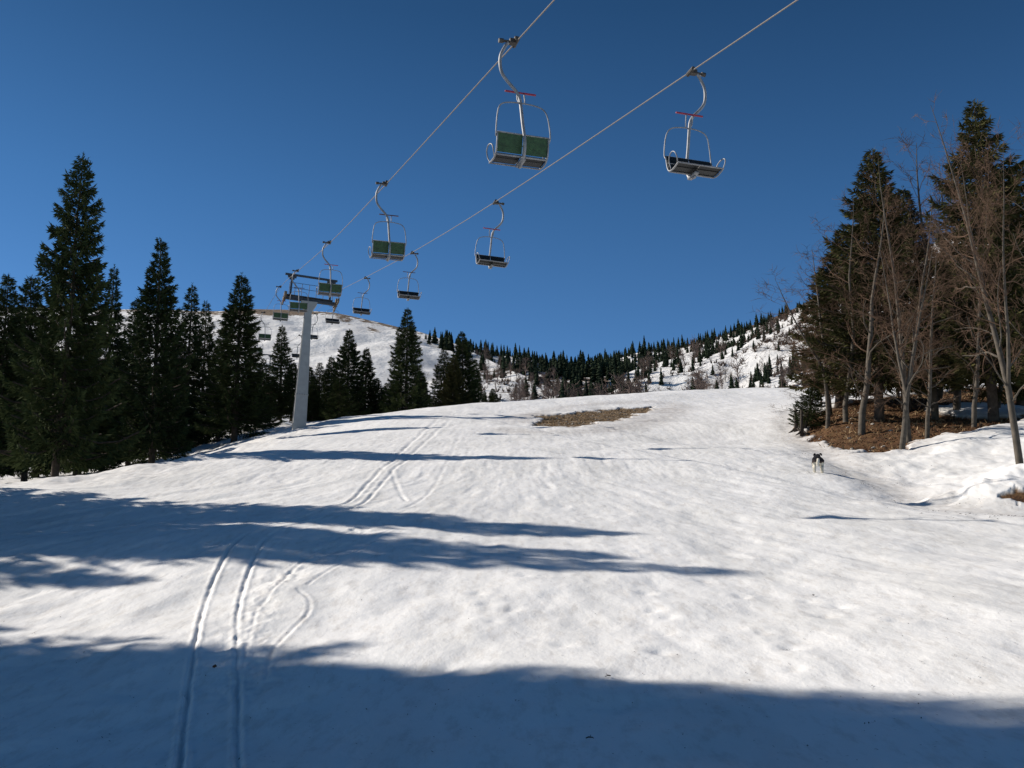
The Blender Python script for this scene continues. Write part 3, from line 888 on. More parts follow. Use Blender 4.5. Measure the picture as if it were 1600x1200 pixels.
mid_trees = [
 (497,664,98,500,566,52,3,'short spruce with a thin tip right of the tower'),
 (517,662,96,518,556,50,1,'spruce beside the tallest one of the clump right of the tower'),
 (541,664,95,546,514,78,0,'tallest spruce of the clump right of the tower'),
 (569,662,98,573,543,56,1,'second tallest spruce of the clump right of the tower'),
 (530,668,90,531,590,64,3,'low spruce in front of the clump right of the tower'),
 (488,668,92,489,600,58,0,'low bushy spruce at the right foot of the tower'),
 (586,660,104,588,590,52,5,'small spruce at the right side of the tower clump'),
 (602,662,108,604,598,48,3,'small spruce left of the symmetrical middle spruce'),
 (634,664,93,637,481,84,0,'tall symmetrical spruce in the middle standing behind the snow crest'),
 (617,664,102,618,590,60,3,'small spruce leaning on the left side of the middle spruce'),
 (656,662,102,658,580,50,1,'small spruce at the right side of the middle spruce'),
 (693,662,100,694,543,62,3,'light edged spruce left of the broad dark one behind the crest'),
 (724,660,98,722,518,72,0,'broad dark spruce with two tops behind the crest'),
 (707,660,96,709,556,60,4,'lower spruce merged with the broad dark one behind the crest'),
 (742,655,106,742,560,40,5,'slim spruce at the right of the broad dark one'),
 (772,652,112,770,607,38,0,'tiny bushy spruce right of the broad dark one, by the crest'),
 (757,652,116,757,610,18,1,'tiny thin spruce by the crest'),
]
for a in mid_trees: spruce_px(*a)
right_trees = [
 (1375,662,50,1365,226,228,6,'big brown green spruce of the right group with an uneven top'),
 (1420,655,54,1412,292,185,7,'spruce behind the big uneven topped one, slightly to its right'),
 (1552,664,47,1538,153,250,6,'tallest spruce of the right group, near the right edge'),
 (1600,650,54,1590,250,190,7,'spruce at the right picture edge behind the tallest one'),
 (1310,645,58,1316,352,190,7,'lower wide spruce at the left side of the right group'),
 (1258,668,52,1278,588,60,3,'little drooping spruce at the piste edge, left of the brown bank'),
 (1490,636,72,1484,400,150,7,'dark spruce deep in the right group, behind bare trunks'),
 (1660,660,46,1650,180,170,2,'spruce just outside the right picture edge'),
 (1446,636,78,1440,480,100,0,'short spruce deep in the right group'),
]
for a in right_trees: spruce_px(*a, group='spruces of the right group')

# spruces beyond the left picture edge and behind the camera, whose shadows reach the piste
tips = [(1010,832,27.5),(1000,869,28.5),(1185,888,31),(700,822,27),(520,875,26),(260,905,24),
        (90,1075,19),(230,1090,20),(360,1120,21.5),(470,1140,22),(600,1105,25),(690,1150,24),(800,1110,27),(870,1155,26),(975,1105,28),(1060,1150,27),(1170,1112,29),(1235,1150,30),(1345,1090,31),(1430,1140,32),(1560,1095,33),(1660,1135,33.5),(1830,1120,35),
        (500,1185,24),(860,1190,26),(1300,1190,30),(1700,1180,31),(1100,1199,28),(1500,1199,30),(200,1150,20),(0,1120,17)]
for k, (u, v, L) in enumerate(tips):
    t = hit(u, v); b = t - SHDIR * L
    z0 = gz(*b); zt = gz(*t)
    H = L * tan(SUN_EL) + zt - z0
    spruce((b[0], b[1], z0 - .1), H, random.uniform(.68, .85) * (.95 if 6 <= k <= 22 else 1), (2, 0, 3, 0, 1)[k % 5] if not 6 <= k <= 22 else (8, 9)[k % 2],
           'dark spruce outside the left of the picture, throwing its shadow across the piste', 'shadow casting spruces beyond the picture')
for u, v, L in [(1850,1165,34),(1950,1190,35),(1600,1185,30),(1150,1185,27),(700,1185,23),(2100,1190,36),(1850,1250,35),(1400,1250,32),(900,1260,27),(500,1250,24),(1200,1400,30),(1650,1330,34),(2200,1320,38)]:
    t = hit(u, min(v, 1199)); 
    if v > 1199: t = t + np.array([0, -(v - 1199) * .02])
    b = t - SHDIR * L
    z0 = gz(*b)
    spruce((b[0], b[1], z0 - .1), L * tan(SUN_EL) + gz(*t) - z0, random.uniform(.75, .9), random.choice((2, 0, 4)),
           'dark spruce outside the left of the picture, throwing its shadow across the piste', 'shadow casting spruces beyond the picture')

# ------------------------------------------------------------------ bare beeches
def bare_meshes(seed, H=13.0, r0=0.17, nbr=26, spread=1.0, first=0.22, lean=0.0, fork=False, sides=(7, 4, 3, 3)):
    g = np.random.default_rng(seed)
    trunk, twig = MB(), MB()
    def limb(p, d, L, r, lvl):
        n = (9, 6, 4, 3)[lvl]
        pts = [np.array(p, float)]; dd = np.array(d, float)
        for k in range(n):
            dd = dd + g.normal(0, (.05, .15, .22, .25)[lvl], 3) + np.array([0, 0, (.03, .055, .03, .02)[lvl]])
            dd /= np.linalg.norm(dd); pts.append(pts[-1] + dd * L / n)
        pts = np.array(pts); rad = r * np.linspace(1, (.05, .25, .3, .4)[lvl], n + 1)
        (trunk if (lvl < 1 or r > .028) else twig).tube(pts, rad, sides[lvl], False)
        if lvl == 3: return pts
        m = (nbr, max(4, int(L * 5.0)), max(3, int(L * 8.0)))[lvl]
        for k in range(m):
            s = (first + (1 - first) * (k + g.uniform(.1, .9)) / m) if lvl == 0 else g.uniform(.18, 1.0)
            i = min(n - 1, int(s * n)); f = s * n - i
            q = pts[i] + (pts[i + 1] - pts[i]) * f; t = pts[i + 1] - pts[i]; t /= np.linalg.norm(t)
            a = g.normal(size=3); a -= t * a.dot(t); a /= np.linalg.norm(a)
            th = (g.uniform(.75, 1.25), g.uniform(.5, .95), g.uniform(.5, 1.0))[lvl]
            nd = t * cos(th) + a * sin(th)
            if lvl == 0:
                l2 = spread * H * (.185 * (1 - s) + .07) * g.uniform(.5, 1.3); r2 = rad[i] * g.uniform(.25, .42)
            elif lvl == 1:
                l2 = L * (1 - s * .6) * g.uniform(.25, .5); r2 = max(.006, rad[i] * .5)
            else:
                l2 = g.uniform(.15, .45); r2 = .0055
            limb(q, nd, l2, r2, lvl + 1)
        return pts
    main = limb((0, 0, -.4), (lean, 0, 1), H + .4, r0, 0)
    if fork:
        limb(main[2], (lean - .10, .04, 1), H * .62, r0 * .55, 0)
        limb(main[4], (lean + .11, -.07, 1), H * .45, r0 * .42, 0)
    return trunk.me('trunk', M['bark_beech'], True), twig.me('crown', M['twigs'])
BARE = [bare_meshes(11, 13, .16, 34, 1.15, .15), bare_meshes(12, 11, .11, 38, 1.05, .15), bare_meshes(13, 13, .15, 26, 1.1, .18, 0, True), bare_meshes(14, 9, .08, 32, 1.25, .12)]
BH = (13, 11, 13, 9)
print('bare tris', [len(a.polygons) + len(b.polygons) for a, b in BARE], 'spruce', [len(a.polygons) + len(b.polygons) for a, b in VAR])
def beech_px(ub, vb, d, ut, vt, var, label, group, wk=1.0, rz=0.0, name='beech_tree'):
    p = P(ub, vb, d); tip = P(ut, vt, p[1] / (CP + (vt - 600) / F * SP)); z0 = gz(p[0], p[1]) if d < 85 else p[2]
    H = tip[2] - z0; k = H / BH[var]
    root = empty(name, (p[0], p[1], z0 - .12)); root.scale = (k * wk, k * wk, k)
    root.rotation_mode = 'ZYX'; root.rotation_euler = (0, math.atan2((tip - p)[0], H), rz)
    obj('trunk', BARE[var][0], root); obj('crown', BARE[var][1], root)
    return tag(root, label, 'bare tree', group)
beeches = [
 (1406,690,41,1388,300,2,1.0,0.3,'thick grey forked trunk standing lowest on the brown bank'),
 (1420,682,43,1402,245,0,.8,1.7,'bare tree right behind the thick forked one, rising above the uneven spruce'),
 (1448,681,43,1432,360,1,1.1,4.1,'thin straight grey trunk right of the thick forked one'),
 (1322,663,50,1312,330,3,1.5,2.2,'slim bare tree at the left of the brown bank, lowest trunk patch pale'),
 (1298,655,55,1288,372,1,1.5,.4,'bare tree leaning out left over the piste above the brown bank'),
 (1521,662,45,1508,300,1,1.1,5.1,'slim trunk between the snow patch and the dark double trunk'),
 (1470,640,56,1478,250,0,.8,3.3,'reddish bare crown between the two tall spruces'),
 (1500,640,60,1506,235,1,1.1,.9,'thin bare crown left of the tallest spruce, against the sky'),
 (1594,722,30.3,1540,118,2,.8,2.5,'nearest beech at the right edge rising from the snow bank'),
 (1680,690,33,1618,60,0,1.0,4.4,'beech outside the right edge whose twigs reach into the top right corner'),
 (1560,652,52,1566,330,3,1.3,1.2,'low bare tree in front of the tallest spruce'),
 (1380,650,54,1374,330,3,1.4,2.9,'bare tree tangled with the uneven spruce'),
 (1350,645,58,1340,380,1,1.3,5.9,'bare tree behind the slim one at the left of the bank'),
 (1440,640,60,1448,330,3,1.3,3.7,'red brown bare crown in the middle of the right group'),
 (1532,640,66,1528,400,1,1.3,2.0,'bare tree deep in the right group above the long snow patch'),
 (1590,640,60,1600,300,3,1.4,1.1,'bare tree at the right edge behind the near beech'),
 (1283,640,66,1270,500,3,1.6,.1,'low reddish bare bush tree at the left flank of the right group'),
 (1292,664,50,1272,430,3,1.9,.8,'wide bare tree whose twigs stand against the sky left of the uneven spruce'),
 (1270,655,57,1248,545,3,2.2,3.1,'low spreading bare bush at the piste edge behind the little drooping spruce'),
 (1345,668,47,1330,300,1,1.5,4.9,'tall bare tree in front of the left flank of the uneven spruce'),
 (1462,660,50,1462,235,1,1.4,2.4,'slender bare tree filling the gap between the two tall spruces'),
 (1495,655,52,1490,205,1,1.3,5.2,'slender bare tree just left of the tallest spruce'),
 (1405,640,66,1412,400,1,1.3,1.9,'bare tree deep in the shade behind the thick forked trunk'),
]
for ub, vb, d, ut, vt, var, wk, rz, lab in beeches: beech_px(ub, vb, d, ut, vt, var, lab, 'bare trees of the right group', wk, rz)
for ub, vb, d, ut, vt, lab in [(666,660,108,668,560,'thin bare tree right of the middle spruce behind the crest'),
    (678,660,112,680,565,'second thin bare tree left of the light edged spruce'),
    (414,652,98,410,575,'pale bare bush in the snow left of the tower'),]:
    beech_px(ub, vb, d, ut, vt, 3, lab, 'thin bare trees behind the crest', .8, d)

# ------------------------------------------------------------------ far trees on the hillsides
def far_spruce_me(seed, n=150):
    g = np.random.default_rng(seed); V = []; 
    H = 1.0; R0 = g.uniform(.19, .25)
    z = g.uniform(0.03, 1, n) ** 1.15 * .97; a = g.uniform(0, 2 * pi, n)
    r = R0 * (1 - z) ** .85 * g.uniform(.55, 1.15, n)
    tipp = np.c_[r * np.cos(a), r * np.sin(a), z - .03]
    base = np.c_[0 * a, 0 * a, z + .055]
    wv = np.c_[-np.sin(a), np.cos(a), 0 * a] * (.022 + .35 * r[:, None])
    v = np.stack([base, tipp * [.8, .8, 1] + wv, tipp + [0, 0, -.02], tipp * [.8, .8, 1] - wv], 1).reshape(-1, 3)
    k = np.arange(n)[:, None] * 4
    q = k + [0, 1, 2, 3]
    cone_n = 7; an = np.arange(cone_n) * 2 * pi / cone_n
    cone = np.concatenate([np.c_[np.cos(an) * R0 * .55, np.sin(an) * R0 * .55, np.full(cone_n, .06)], [[0, 0, 1.0]]])
    t = np.array([[n * 4 + i, n * 4 + (i + 1) % cone_n, n * 4 + cone_n] for i in range(cone_n)])
    tr = MB(); tr.tube([(0, 0, -.08), (0, 0, .12)], .014, 4, False)
    tv = np.concatenate(tr.v); v2 = np.concatenate([v, cone, tv])
    tq = tr.q[0] + len(v) + len(cone)
    return v2, [q, tq], t
def far_bare_me(seed):
    g = np.random.default_rng(seed); m = MB()
    m.tube([(0, 0, -.05), (g.normal(0, .02), 0, .5), (g.normal(0, .03), 0, .95)], [.016, .011, .004], 4, False)
    for k in range(16):
        z = g.uniform(.2, .85); a = g.uniform(0, 2 * pi); L = .42 * (1.05 - z) + .06
        e = np.array([cos(a) * L * .75, sin(a) * L * .75, z + L * .75])
        m.tube([(0, 0, z), tuple(e * [.5, .5, 1] + [0, 0, -.06 * L]), tuple(e)], [.008, .006, .003], 3, False)
        for j in range(5):
            s = g.uniform(.3, 1); q = np.array([e[0] * s, e[1] * s, z + (e[2] - z) * s]); 
            m.tube([tuple(q), tuple(q + g.normal(0, .07, 3) + [0, 0, .05])], [.0045, .003], 3, False)
    return m
FS = []
for k in range(5):
    v, q, t = far_spruce_me(100 + k); FS.append((v, q, t, mesh('far_spruce', v, q + [t], M['needles_far'])))
FB = [far_bare_me(200 + k) for k in range(4)]
FBm = [m.me('far_bare_tree', M['twigs_far']) for m in FB]
spots = []
def scatter(sheet, n, us, ts, dens_fn, hlo, hhi, kind, seed, key):
    g = np.random.default_rng(seed); c = 0; tries = 0
    while c < n and tries < n * 60:
        tries += 1
        u = g.uniform(*us); t = g.uniform(*ts)
        if g.random() > dens_fn(u, t): continue
        if kind == 's' and key == 'slope' and float(vn(np.array([u / 16.]), np.array([t * 7.]), 91)[0]) < -.22: continue
        p = sheet.at(np.array([u]), np.array([t]))[0]
        h = g.uniform(hlo, hhi) * g.uniform(.6, 1.2) * (np.interp(u, [850, 1000, 1120, 1260], [.92, .74, .62, .58]) if kind == 's' and sheet is HR else 1.0) * (1.25 if g.random() < .12 else 1)
        spots.append((p, h, kind, key, u, t)); c += 1
# dense wood on the skyline of the valley, thinning out to the right
def d_wood(u, t):
    lo = np.interp(u, [690, 760, 830, 900, 960, 1040, 1120, 1200, 1260], [.80, .50, .25, .15, .42, .80, .89, .94, 1.0])
    return 1.0 if t > lo else (.18 if (u < 1000 and t > lo - .2) else 0.012)
scatter(HR, 1050, (690, 1262), (.12, 1.02), d_wood, 5.5, 8.3, 's', 1, 'wood')
def clump(cs):
    return lambda u, t: max(math.exp(-((u - a) / w_) ** 2 - ((t - b) / h_) ** 2) for a, b, w_, h_ in cs)
scatter(HR, 70, (930, 1130), (.1, .8), clump([(1010, .45, 18, .25), (960, .4, 30, .22), (985, .25, 25, .2), (1045, .55, 12, .12)]), 6, 9, 's', 2, 'wood')
scatter(HR, 210, (1040, 1290), (.05, .98), lambda u, t: .12 + .88 * clump([(1110, .70, 26, .14), (1140, .62, 22, .16), (1160, .5, 20, .16), (1095, .55, 20, .10), (1175, .72, 16, .1), (1200, .10, 30, .1), (1170, .32, 14, .12)])(u, t), 4.5, 7.5, 's', 3, 'slope')
scatter(HR, 60, (1290, 1800), (.05, .98), lambda u, t: .5, 4.5, 8, 's', 4, 'slope')
scatter(HR, 60, (960, 1290), (.02, .6), lambda u, t: .7, 4.5, 7.5, 'b', 5, 'bare')
scatter(HR, 40, (780, 1010), (.0, .3), lambda u, t: .8, 6, 9, 'b', 6, 'bare')
scatter(HR, 40, (1290, 1800), (.05, .95), lambda u, t: .5, 5, 8, 'b', 7, 'bare')
scatter(HL, 26, (650, 745), (.55, .93), clump([(672, .90, 9, .05), (690, .86, 10, .05), (700, .88, 14, .06), (726, .93, 8, .06)]), 5, 8, 's', 8, 'shoulder')
scatter(HL, 16, (735, 905), (.3, 1.0), lambda u, t: .6, 5, 8, 's', 9, 'spur')
scatter(HL, 75, (735, 905), (.15, 1.0), lambda u, t: .9 if t > .5 else .4, 4, 7, 'b', 10, 'bare_spur')
scatter(HL, 14, (640, 700), (.1, .5), lambda u, t: .6, 3.5, 5, 'b', 11, 'bare_spur')
LAB = {
 'wood': ('dark spruce in the dense wood along the valley skyline', 'spruces of the far skyline wood'),
 'slope': ('small dark spruce standing free on the snowy right hillside', 'scattered spruces of the right hillside'),
 'shoulder': ('dark spruce in the small clump on the right shoulder of the ski hill', 'spruces on the shoulder of the ski hill'),
 'spur': ('small spruce on the snowy spur below the ski hill', 'spruces on the spur of the ski hill'),
 'bare': ('leafless brown grey tree at the snowy foot of the far right hillside', 'far bare trees of the right hillside'),
 'bare_spur': ('leafless brown tree on the spur below the ski hill shoulder', 'far bare trees of the spur'),
}
spots.sort(key=lambda s: -(s[1] / np.linalg.norm(s[0])))
cnt = {'s': 0, 'b': 0}; rest = {'s': [], 'b': []}
for p, h, kind, key, u, t in spots:
    cnt[kind] += 1
    if cnt[kind] > 298:
        rest[kind].append((p, h)); continue
    if kind == 's': me_ = random.choice(FS)[3]
    else: me_ = random.choice(FBm)
    o = obj('far_spruce' if kind == 's' else 'far_bare_tree', me_, None, p)
    wk = random.uniform(.8, 1.25)
    o.scale = (h * wk, h * wk, h); o.rotation_euler = (0, 0, random.uniform(0, 6.28))
    tag(o, LAB[key][0], 'spruce' if kind == 's' else 'bare tree', LAB[key][1])
print('far trees', cnt, 'rest', {k: len(v) for k, v in rest.items()})
if rest['s']:
    VV = []; QQ = []; TT = []; n0 = 0
    for p, h in rest['s']:
        v, q, t, _ = random.choice(FS); a = random.uniform(0, 6.28); wk = random.uniform(.85, 1.2)
        c_, s_ = cos(a), sin(a)
        vv = np.c_[(v[:, 0] * c_ - v[:, 1] * s_) * h * wk, (v[:, 0] * s_ + v[:, 1] * c_) * h * wk, v[:, 2] * h] + p
        VV.append(vv); QQ += [x + n0 for x in q]; TT.append(t + n0); n0 += len(v)
    tag(obj('far_spruce_wood', mesh('far_spruce_wood', np.concatenate(VV), QQ + TT, M['needles_far'])),
        'far mass of small spruces filling the skyline wood', 'wood', kind='stuff')

# brown scrub dotted over the right hillside: nobody could count it
def scrub(sheet, n, us, ts, seed, size, name, label):
    g = np.random.default_rng(seed); U = g.uniform(*us, n); T = g.uniform(*ts, n)
    p = sheet.at(U, T); m = fbm(p[:, 0] * .05, p[:, 1] * .05, seed, 3) > -0.02
    p = p[m]; n = len(p)
    s = size * g.uniform(.4, 1.3, n)
    V = []; k5 = 9
    for k in range(k5):
        d = g.normal(size=(n, 3)); d[:, 2] = np.abs(d[:, 2]) + .5; d /= np.linalg.norm(d, axis=1)[:, None]
        e = np.cross(d, g.normal(size=(n, 3))); e /= np.linalg.norm(e, axis=1)[:, None]
        V.append(np.stack([p - [0, 0, .2] - e * s[:, None] * .10, p - [0, 0, .2] + e * s[:, None] * .10, p + d * s[:, None]], 1))
    V = np.concatenate(V).reshape(-1, 3)
    tag(obj(name, mesh(name, V, np.arange(len(V)).reshape(-1, 3), M['shrub'])), label, 'scrub', kind='stuff')
scrub(HR, 3600, (950, 1800), (.02, .99), 21, 1.5, 'hillside_scrub', 'brown scrub poking through the snow of the right hillside')
scrub(HR, 2500, (1180, 1330), (.45, .99), 22, 1.3, 'upper_scrub', 'brown scrub below the crest of the right hillside')
scrub(HL, 700, (740, 905), (.1, 1.0), 23, 1.6, 'spur_scrub', 'brown scrub on the spur below the ski hill')
scrub(HR, 1500, (780, 1010), (.0, .35), 24, 2.2, 'valley_scrub', 'reddish brown brush in the valley bottom behind the crest')

# ------------------------------------------------------------------ bare patch grass, leaf litter, stones
def tufts(poly, n, seed, hgt, mat, name, label, spread=0.5, flat=False):
    g = np.random.default_rng(seed); pa = np.array(poly)
    x = g.uniform(pa[:, 0].min(), pa[:, 0].max(), n * 3); y = g.uniform(pa[:, 1].min(), pa[:, 1].max(), n * 3)
    sd_ = poly_sd(x, y, poly) + fbm(x * 1.2, y * .8, 31, 4) * 1.0
    m = (sd_ < -0.05) & (fbm(x * .8, y * .8, seed, 3) > -0.35)
    for sp_ in snowpatch: m &= poly_sd(x, y, sp_) > 0.2
    x = x[m][:n]; y = y[m][:n]; n = len(x)
    z = ground0(x, y) + relief(x, y) - .17
    p = np.c_[x, y, z]; h = hgt * g.uniform(.5, 1.4, n)[:, None]
    d = np.c_[g.normal(0, spread, n), g.normal(0, spread, n), np.full(n, .25 if flat else 1.)]; d /= np.linalg.norm(d, axis=1)[:, None]
    e = np.cross(d, g.normal(size=(n, 3))); e /= np.linalg.norm(e, axis=1)[:, None]
    wv = h * (.5 if flat else .13)
    V = np.stack([p - e * wv, p + e * wv, p + d * h], 1).reshape(-1, 3)
    tag(obj(name, mesh(name, V, np.arange(len(V)).reshape(-1, 3), mat)), label, 'ground cover', kind='stuff')
tufts(patch, 7000, 51, .14, M['dead_grass'], 'dead_grass', 'matted dead grass on the bare patch below the crest', 1.4)
tufts(mound, 22000, 52, .07, M['leaf'], 'leaf_litter', 'rusty fallen leaves on the bank under the bare trees', 1.2, True)
tufts(mound, 5000, 53, .20, M['dead_grass'], 'bank_grass', 'dry grass on the brown bank', 1.2)
def rock_me(seed):
    g = np.random.default_rng(seed)
    import bmesh
    bm = bmesh.new(); bmesh.ops.create_icosphere(bm, subdivisions=1, radius=1)
    for v in bm.verts: v.co *= g.uniform(.7, 1.15); v.co.z *= .6
    me_ = bpy.data.meshes.new('stone'); bm.to_mesh(me_); bm.free(); me_.materials.append(M['stone']); return me_
rocks = [rock_me(k) for k in range(4)]
rv = []; rt = []; n0 = 0
g_ = np.random.default_rng(77)
base_r = []
for me_ in rocks:
    vv = np.array([v.co[:] for v in me_.vertices]); ff = np.array([p.vertices[:] for p in me_.polygons]); base_r.append((vv, ff))
pa = np.array(patch); ma = np.array(mound)
for poly, n, zoff in ((patch, 420, .16), (mound, 260, .17)):
    q = np.array(poly); k = 0
    xs = g_.uniform(q[:, 0].min(), q[:, 0].max(), n * 4); ys = g_.uniform(q[:, 1].min(), q[:, 1].max(), n * 4)
    ok = poly_sd(xs, ys, poly) < -.3
    if poly is mound: ok &= np.exp(-((xs - hit(1285, 672)[0]) / 2.2) ** 2) > g_.random(len(xs))
    for x, y in zip(xs[ok][:n], ys[ok][:n]):
        vv, ff = base_r[int(g_.integers(4))]; s = g_.uniform(.04, .13)
        rv.append(vv * s + [x, y, gz(x, y) + float(relief(np.array([x]), np.array([y]))[0]) - zoff]); rt.append(ff + n0); n0 += len(vv)
tag(obj('gravel', mesh('gravel', np.concatenate(rv), np.concatenate(rt), M['stone'])), 'small pale stones strewn over the bare ground', 'gravel', kind='stuff')

# dirt crumbs and twigs along the worn right edge of the piste
el = np.array(edge_line); n = 1300
k = g_.integers(0, len(el) - 1, n); f = g_.random((n, 1)); q = el[k] + (el[k + 1] - el[k]) * f + g_.normal(0, .75, (n, 2))
zz = ground0(q[:, 0], q[:, 1]) + relief(q[:, 0], q[:, 1]) - .2 * np.exp(-(line_d(q[:, 0], q[:, 1], edge_line) / .7) ** 2) + .01
p = np.c_[q, zz]; s = g_.uniform(.01, .04, (n, 1)); d = g_.normal(size=(n, 3)) * [1, 1, .25]; d /= np.linalg.norm(d, axis=1)[:, None]
e = np.cross(d, [0, 0, 1.]); V = np.stack([p - d * s, p + e * s * .35 + [0, 0, .012], p + d * s, p - e * s * .35 + [0, 0, .012]], 1).reshape(-1, 3)
tag(obj('bark_debris', mesh('bark_debris', V, np.arange(len(V)).reshape(-1, 4), M['stump'])), 'bark crumbs and needles along the worn edge of the piste', 'debris', kind='stuff')
# scattered needles over the whole piste
n = 1500; uu = g_.uniform(0, 1600, n); vv_ = 640 + 560 * g_.random(n) ** .8
q = np.array([hit(a, b) for a, b in zip(uu, vv_)])
p = np.c_[q, ground0(q[:, 0], q[:, 1]) + relief(q[:, 0], q[:, 1]) + .012]; s = g_.uniform(.006, .022, (n, 1)); d = g_.normal(size=(n, 3)) * [1, 1, .2]; d /= np.linalg.norm(d, axis=1)[:, None]
e = np.cross(d, [0, 0, 1.]); V = np.stack([p - d * s, p + e * s * .4, p + d * s, p - e * s * .4], 1).reshape(-1, 3)
tag(obj('fallen_needles', mesh('fallen_needles', V, np.arange(len(V)).reshape(-1, 4), M['stump'])), 'tiny needles and bark bits lying on the snow', 'debris', kind='stuff')

def ground_at(u, v):
    x, y = hit(u, v); return np.array([x, y, gz(x, y) + float(relief(np.array([x]), np.array([y]))[0])])
def leaf(u, v, s, lab, twig_=False):
    c = ground_at(u, v) + [0, 0, .02]; m = MB()
    a = random.uniform(0, 3)
    if twig_:
        m.tube([(-s, 0, 0), (-s * .3, s * .12, .01), (s * .4, -.02, .012), (s, s * .1, .0)], [.006, .007, .005, .003], 5)
        m.tube([(0, 0, .01), (s * .35, s * .3, .03)], [.004, .002], 4)
    else:
        m.add([(-s, 0, .0), (-s * .3, s * .5, .02), (s * .5, s * .35, .045), (s, 0, .02), (s * .4, -s * .45, .03), (-s * .4, -s * .4, .01), (0, 0, -.005)],
              t=[(6, i_, (i_ + 1) % 6) for i_ in range(6)])
    o = m.build('fallen_twig' if twig_ else 'fallen_leaf', M['stump'] if twig_ else M['leaf']); o.location = c; o.rotation_euler = (.1, .1, a)
    tag(o, lab, 'twig' if twig_ else 'leaf')
leaf(335, 1044, .045, 'curled brown leaf lying between the two ski tracks')
leaf(950, 1066, .055, 'dark twig on the snow at the edge of the big foreground shadow', True)
leaf(922, 1168, .045, 'small dark twig lying in the shade near the bottom of the picture', True)
leaf(1270, 923, .03, 'tiny twig on the sunlit snow right of the middle', True)

# stumps at the edge of the piste
def stump(u, v, d, h, lab):
    x, y, z = P(u, v, d); z = gz(x, y) - .25
    root = MB(); g = np.random.default_rng(int(u))
    root.tube([(0, 0, 0), (.02, 0, h * .5), (.05 * g.normal(), .02, h)], [.12, .085, .05], 9)
    for k in range(5):
        a = g.uniform(0, 6.28); root.tube([(0, 0, .3), (cos(a) * .2, sin(a) * .2, .12), (cos(a) * .42, sin(a) * .42, 0)], [.07, .05, .02], 5)
    for k in range(3):
        a = g.uniform(0, 6.28); zz_ = h * g.uniform(.5, .9); root.tube([(0, 0, zz_), (cos(a) * .3, sin(a) * .3, zz_ + .12)], [.03, .012], 4)
    o = root.build('tree_stump', M['stump'], None, True); o.location = (x, y, z)
    tag(o, lab, 'tree stump')
stump(1244, 672, 52, 1.25, 'left of two dark broken stumps at the right edge of the piste')
stump(1253, 676, 51, 1.35, 'right of two dark broken stumps, beside the brown bank')

# ------------------------------------------------------------------ dog
def dog_material():
    m, t, b = newmat('dog_coat', 0.85, 0.15)
    tc = N(t, 'TexCoord'); sp_ = N(t, 'SeparateXYZ'); t.links.new(tc.outputs['Object'], sp_.inputs[0])
    nz = N(t, 'TexNoise', i_Scale=14.0, i_Detail=4.0); t.links.new(tc.outputs['Object'], nz.inputs['Vector'])
    z = math_(t, 'ADD', sp_.outputs[2], math_(t, 'MULTIPLY', math_(t, 'SUBTRACT', nz.outputs[0], .5), .10))
    c = ramp(t, z, [(0.0, (.50, .46, .38)), (.30, (.60, .56, .47)), (.33, (.055, .04, .035)), (.42, (.014, .013, .016))])
    t.links.new(c, b.inputs['Base Color'])
    f = N(t, 'TexNoise', i_Scale=70.0, i_Detail=2.0); t.links.new(tc.outputs['Object'], f.inputs['Vector'])
    bp = N(t, 'Bump', i_Strength=.6, i_Distance=.02); t.links.new(f.outputs[0], bp.inputs['Height']); t.links.new(bp.outputs[0], b.inputs['Normal'])
    return m
M['dog'] = dog_material()
M['dog_white'] = plain('white_fur', (.62, .58, .50), .85, .15, 0, .12, 20, .3)
M['dog_dark'] = plain('black_fur', (.014, .013, .016), .85, .15, 0, .2, 20, .3)
def skin(name, vs, es, rs, mat, parent=None, root=0):
    me_ = bpy.data.meshes.new(name); me_.from_pydata(vs, es, []); me_.materials.append(mat)
    o = obj(name, me_, parent)
    sm = o.modifiers.new('skin', 'SKIN'); sm.use_smooth_shade = True
    for v, r in zip(me_.skin_vertices[0].data, rs):
        v.radius = (r, r) if np.isscalar(r) else r; v.use_root = False
    me_.skin_vertices[0].data[root].use_root = True
    ss = o.modifiers.new('sub', 'SUBSURF'); ss.levels = 2; ss.render_levels = 2
    return o
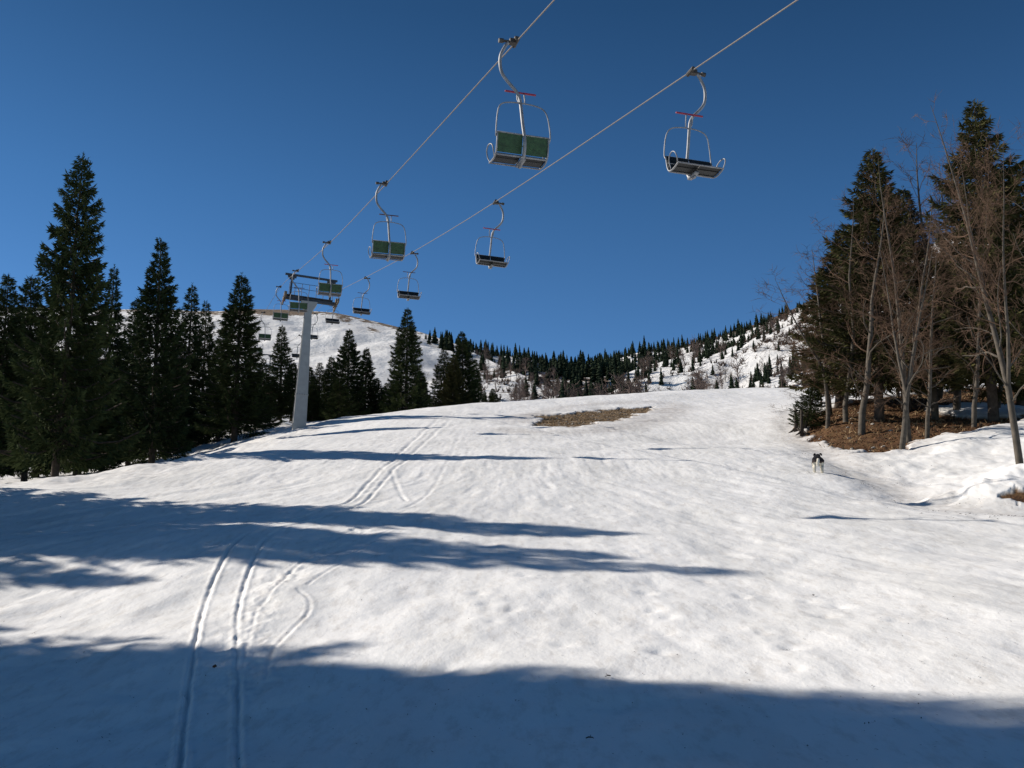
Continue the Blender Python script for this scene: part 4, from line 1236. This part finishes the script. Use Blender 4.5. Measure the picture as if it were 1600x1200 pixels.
def make_dog(loc, rz):
    r = empty('dog', loc); r.rotation_euler = (0, 0, rz); r.scale = (1.3, 1.05, 1.08)
    vs = [(0, -.26, .46), (0, -.10, .47), (0, .10, .47), (0, .26, .49), (.01, .37, .60), (.03, .46, .67), (.05, .56, .645), (.06, .63, .62)]
    rs = [.105, .115, .125, .13, .085, .078, .05, .032]
    es = [(i_, i_ + 1) for i_ in range(7)]
    def leg(root_, pts, rad):
        prev = root_
        for p_, r_ in zip(pts, rad):
            vs.append(p_); rs.append(r_); es.append((prev, len(vs) - 1)); prev = len(vs) - 1
    for s in (-1, 1):
        dy = .05 * s
        leg(0, [(s * .085, -.27 + dy, .36), (s * .095, -.20 + dy, .27), (s * .095, -.33 + dy, .16), (s * .095, -.31 + dy, .035), (s * .095, -.255 + dy, .02)], [.085, .055, .032, .026, .024])
        leg(3, [(s * .085, .25 - dy, .36), (s * .09, .21 - dy, .26), (s * .09, .25 - dy, .14), (s * .09, .25 - dy, .03), (s * .09, .30 - dy, .02)], [.062, .042, .03, .025, .024])
    skin('body', vs, es, rs, M['dog'], r, 0)
    for s in (-1, 1):
        skin('ear', [(.03 + s * .045, .445, .73), (.03 + s * .085, .435, .71), (.03 + s * .10, .445, .65)], [(0, 1), (1, 2)], [(.022, .03), (.018, .03), (.01, .015)], M['dog_dark'], r)
        e_ = MB(); e_.box((.045 + s * .036, .525, .685), (.014, .014, .014)); e_.build('eye', M['dog_dark'], r)
    n_ = MB(); n_.tube([(.062, .645, .625), (.064, .67, .623)], [.018, .012], 8); n_.build('nose', M['dog_dark'], r, True)
    skin('tail', [(0, -.34, .43), (0, -.40, .385), (-.01, -.43, .31), (-.02, -.42, .23), (-.025, -.44, .16)], [(0, 1), (1, 2), (2, 3), (3, 4)], [.035, .036, .042, .034, .014], M['dog_white'], r)
    return tag(r, 'black and white dog seen from behind on the snow near the brown bank', 'dog')
dl = ground_at(1279, 741)
make_dog((dl[0], dl[1], dl[2] - .01), R(-14))
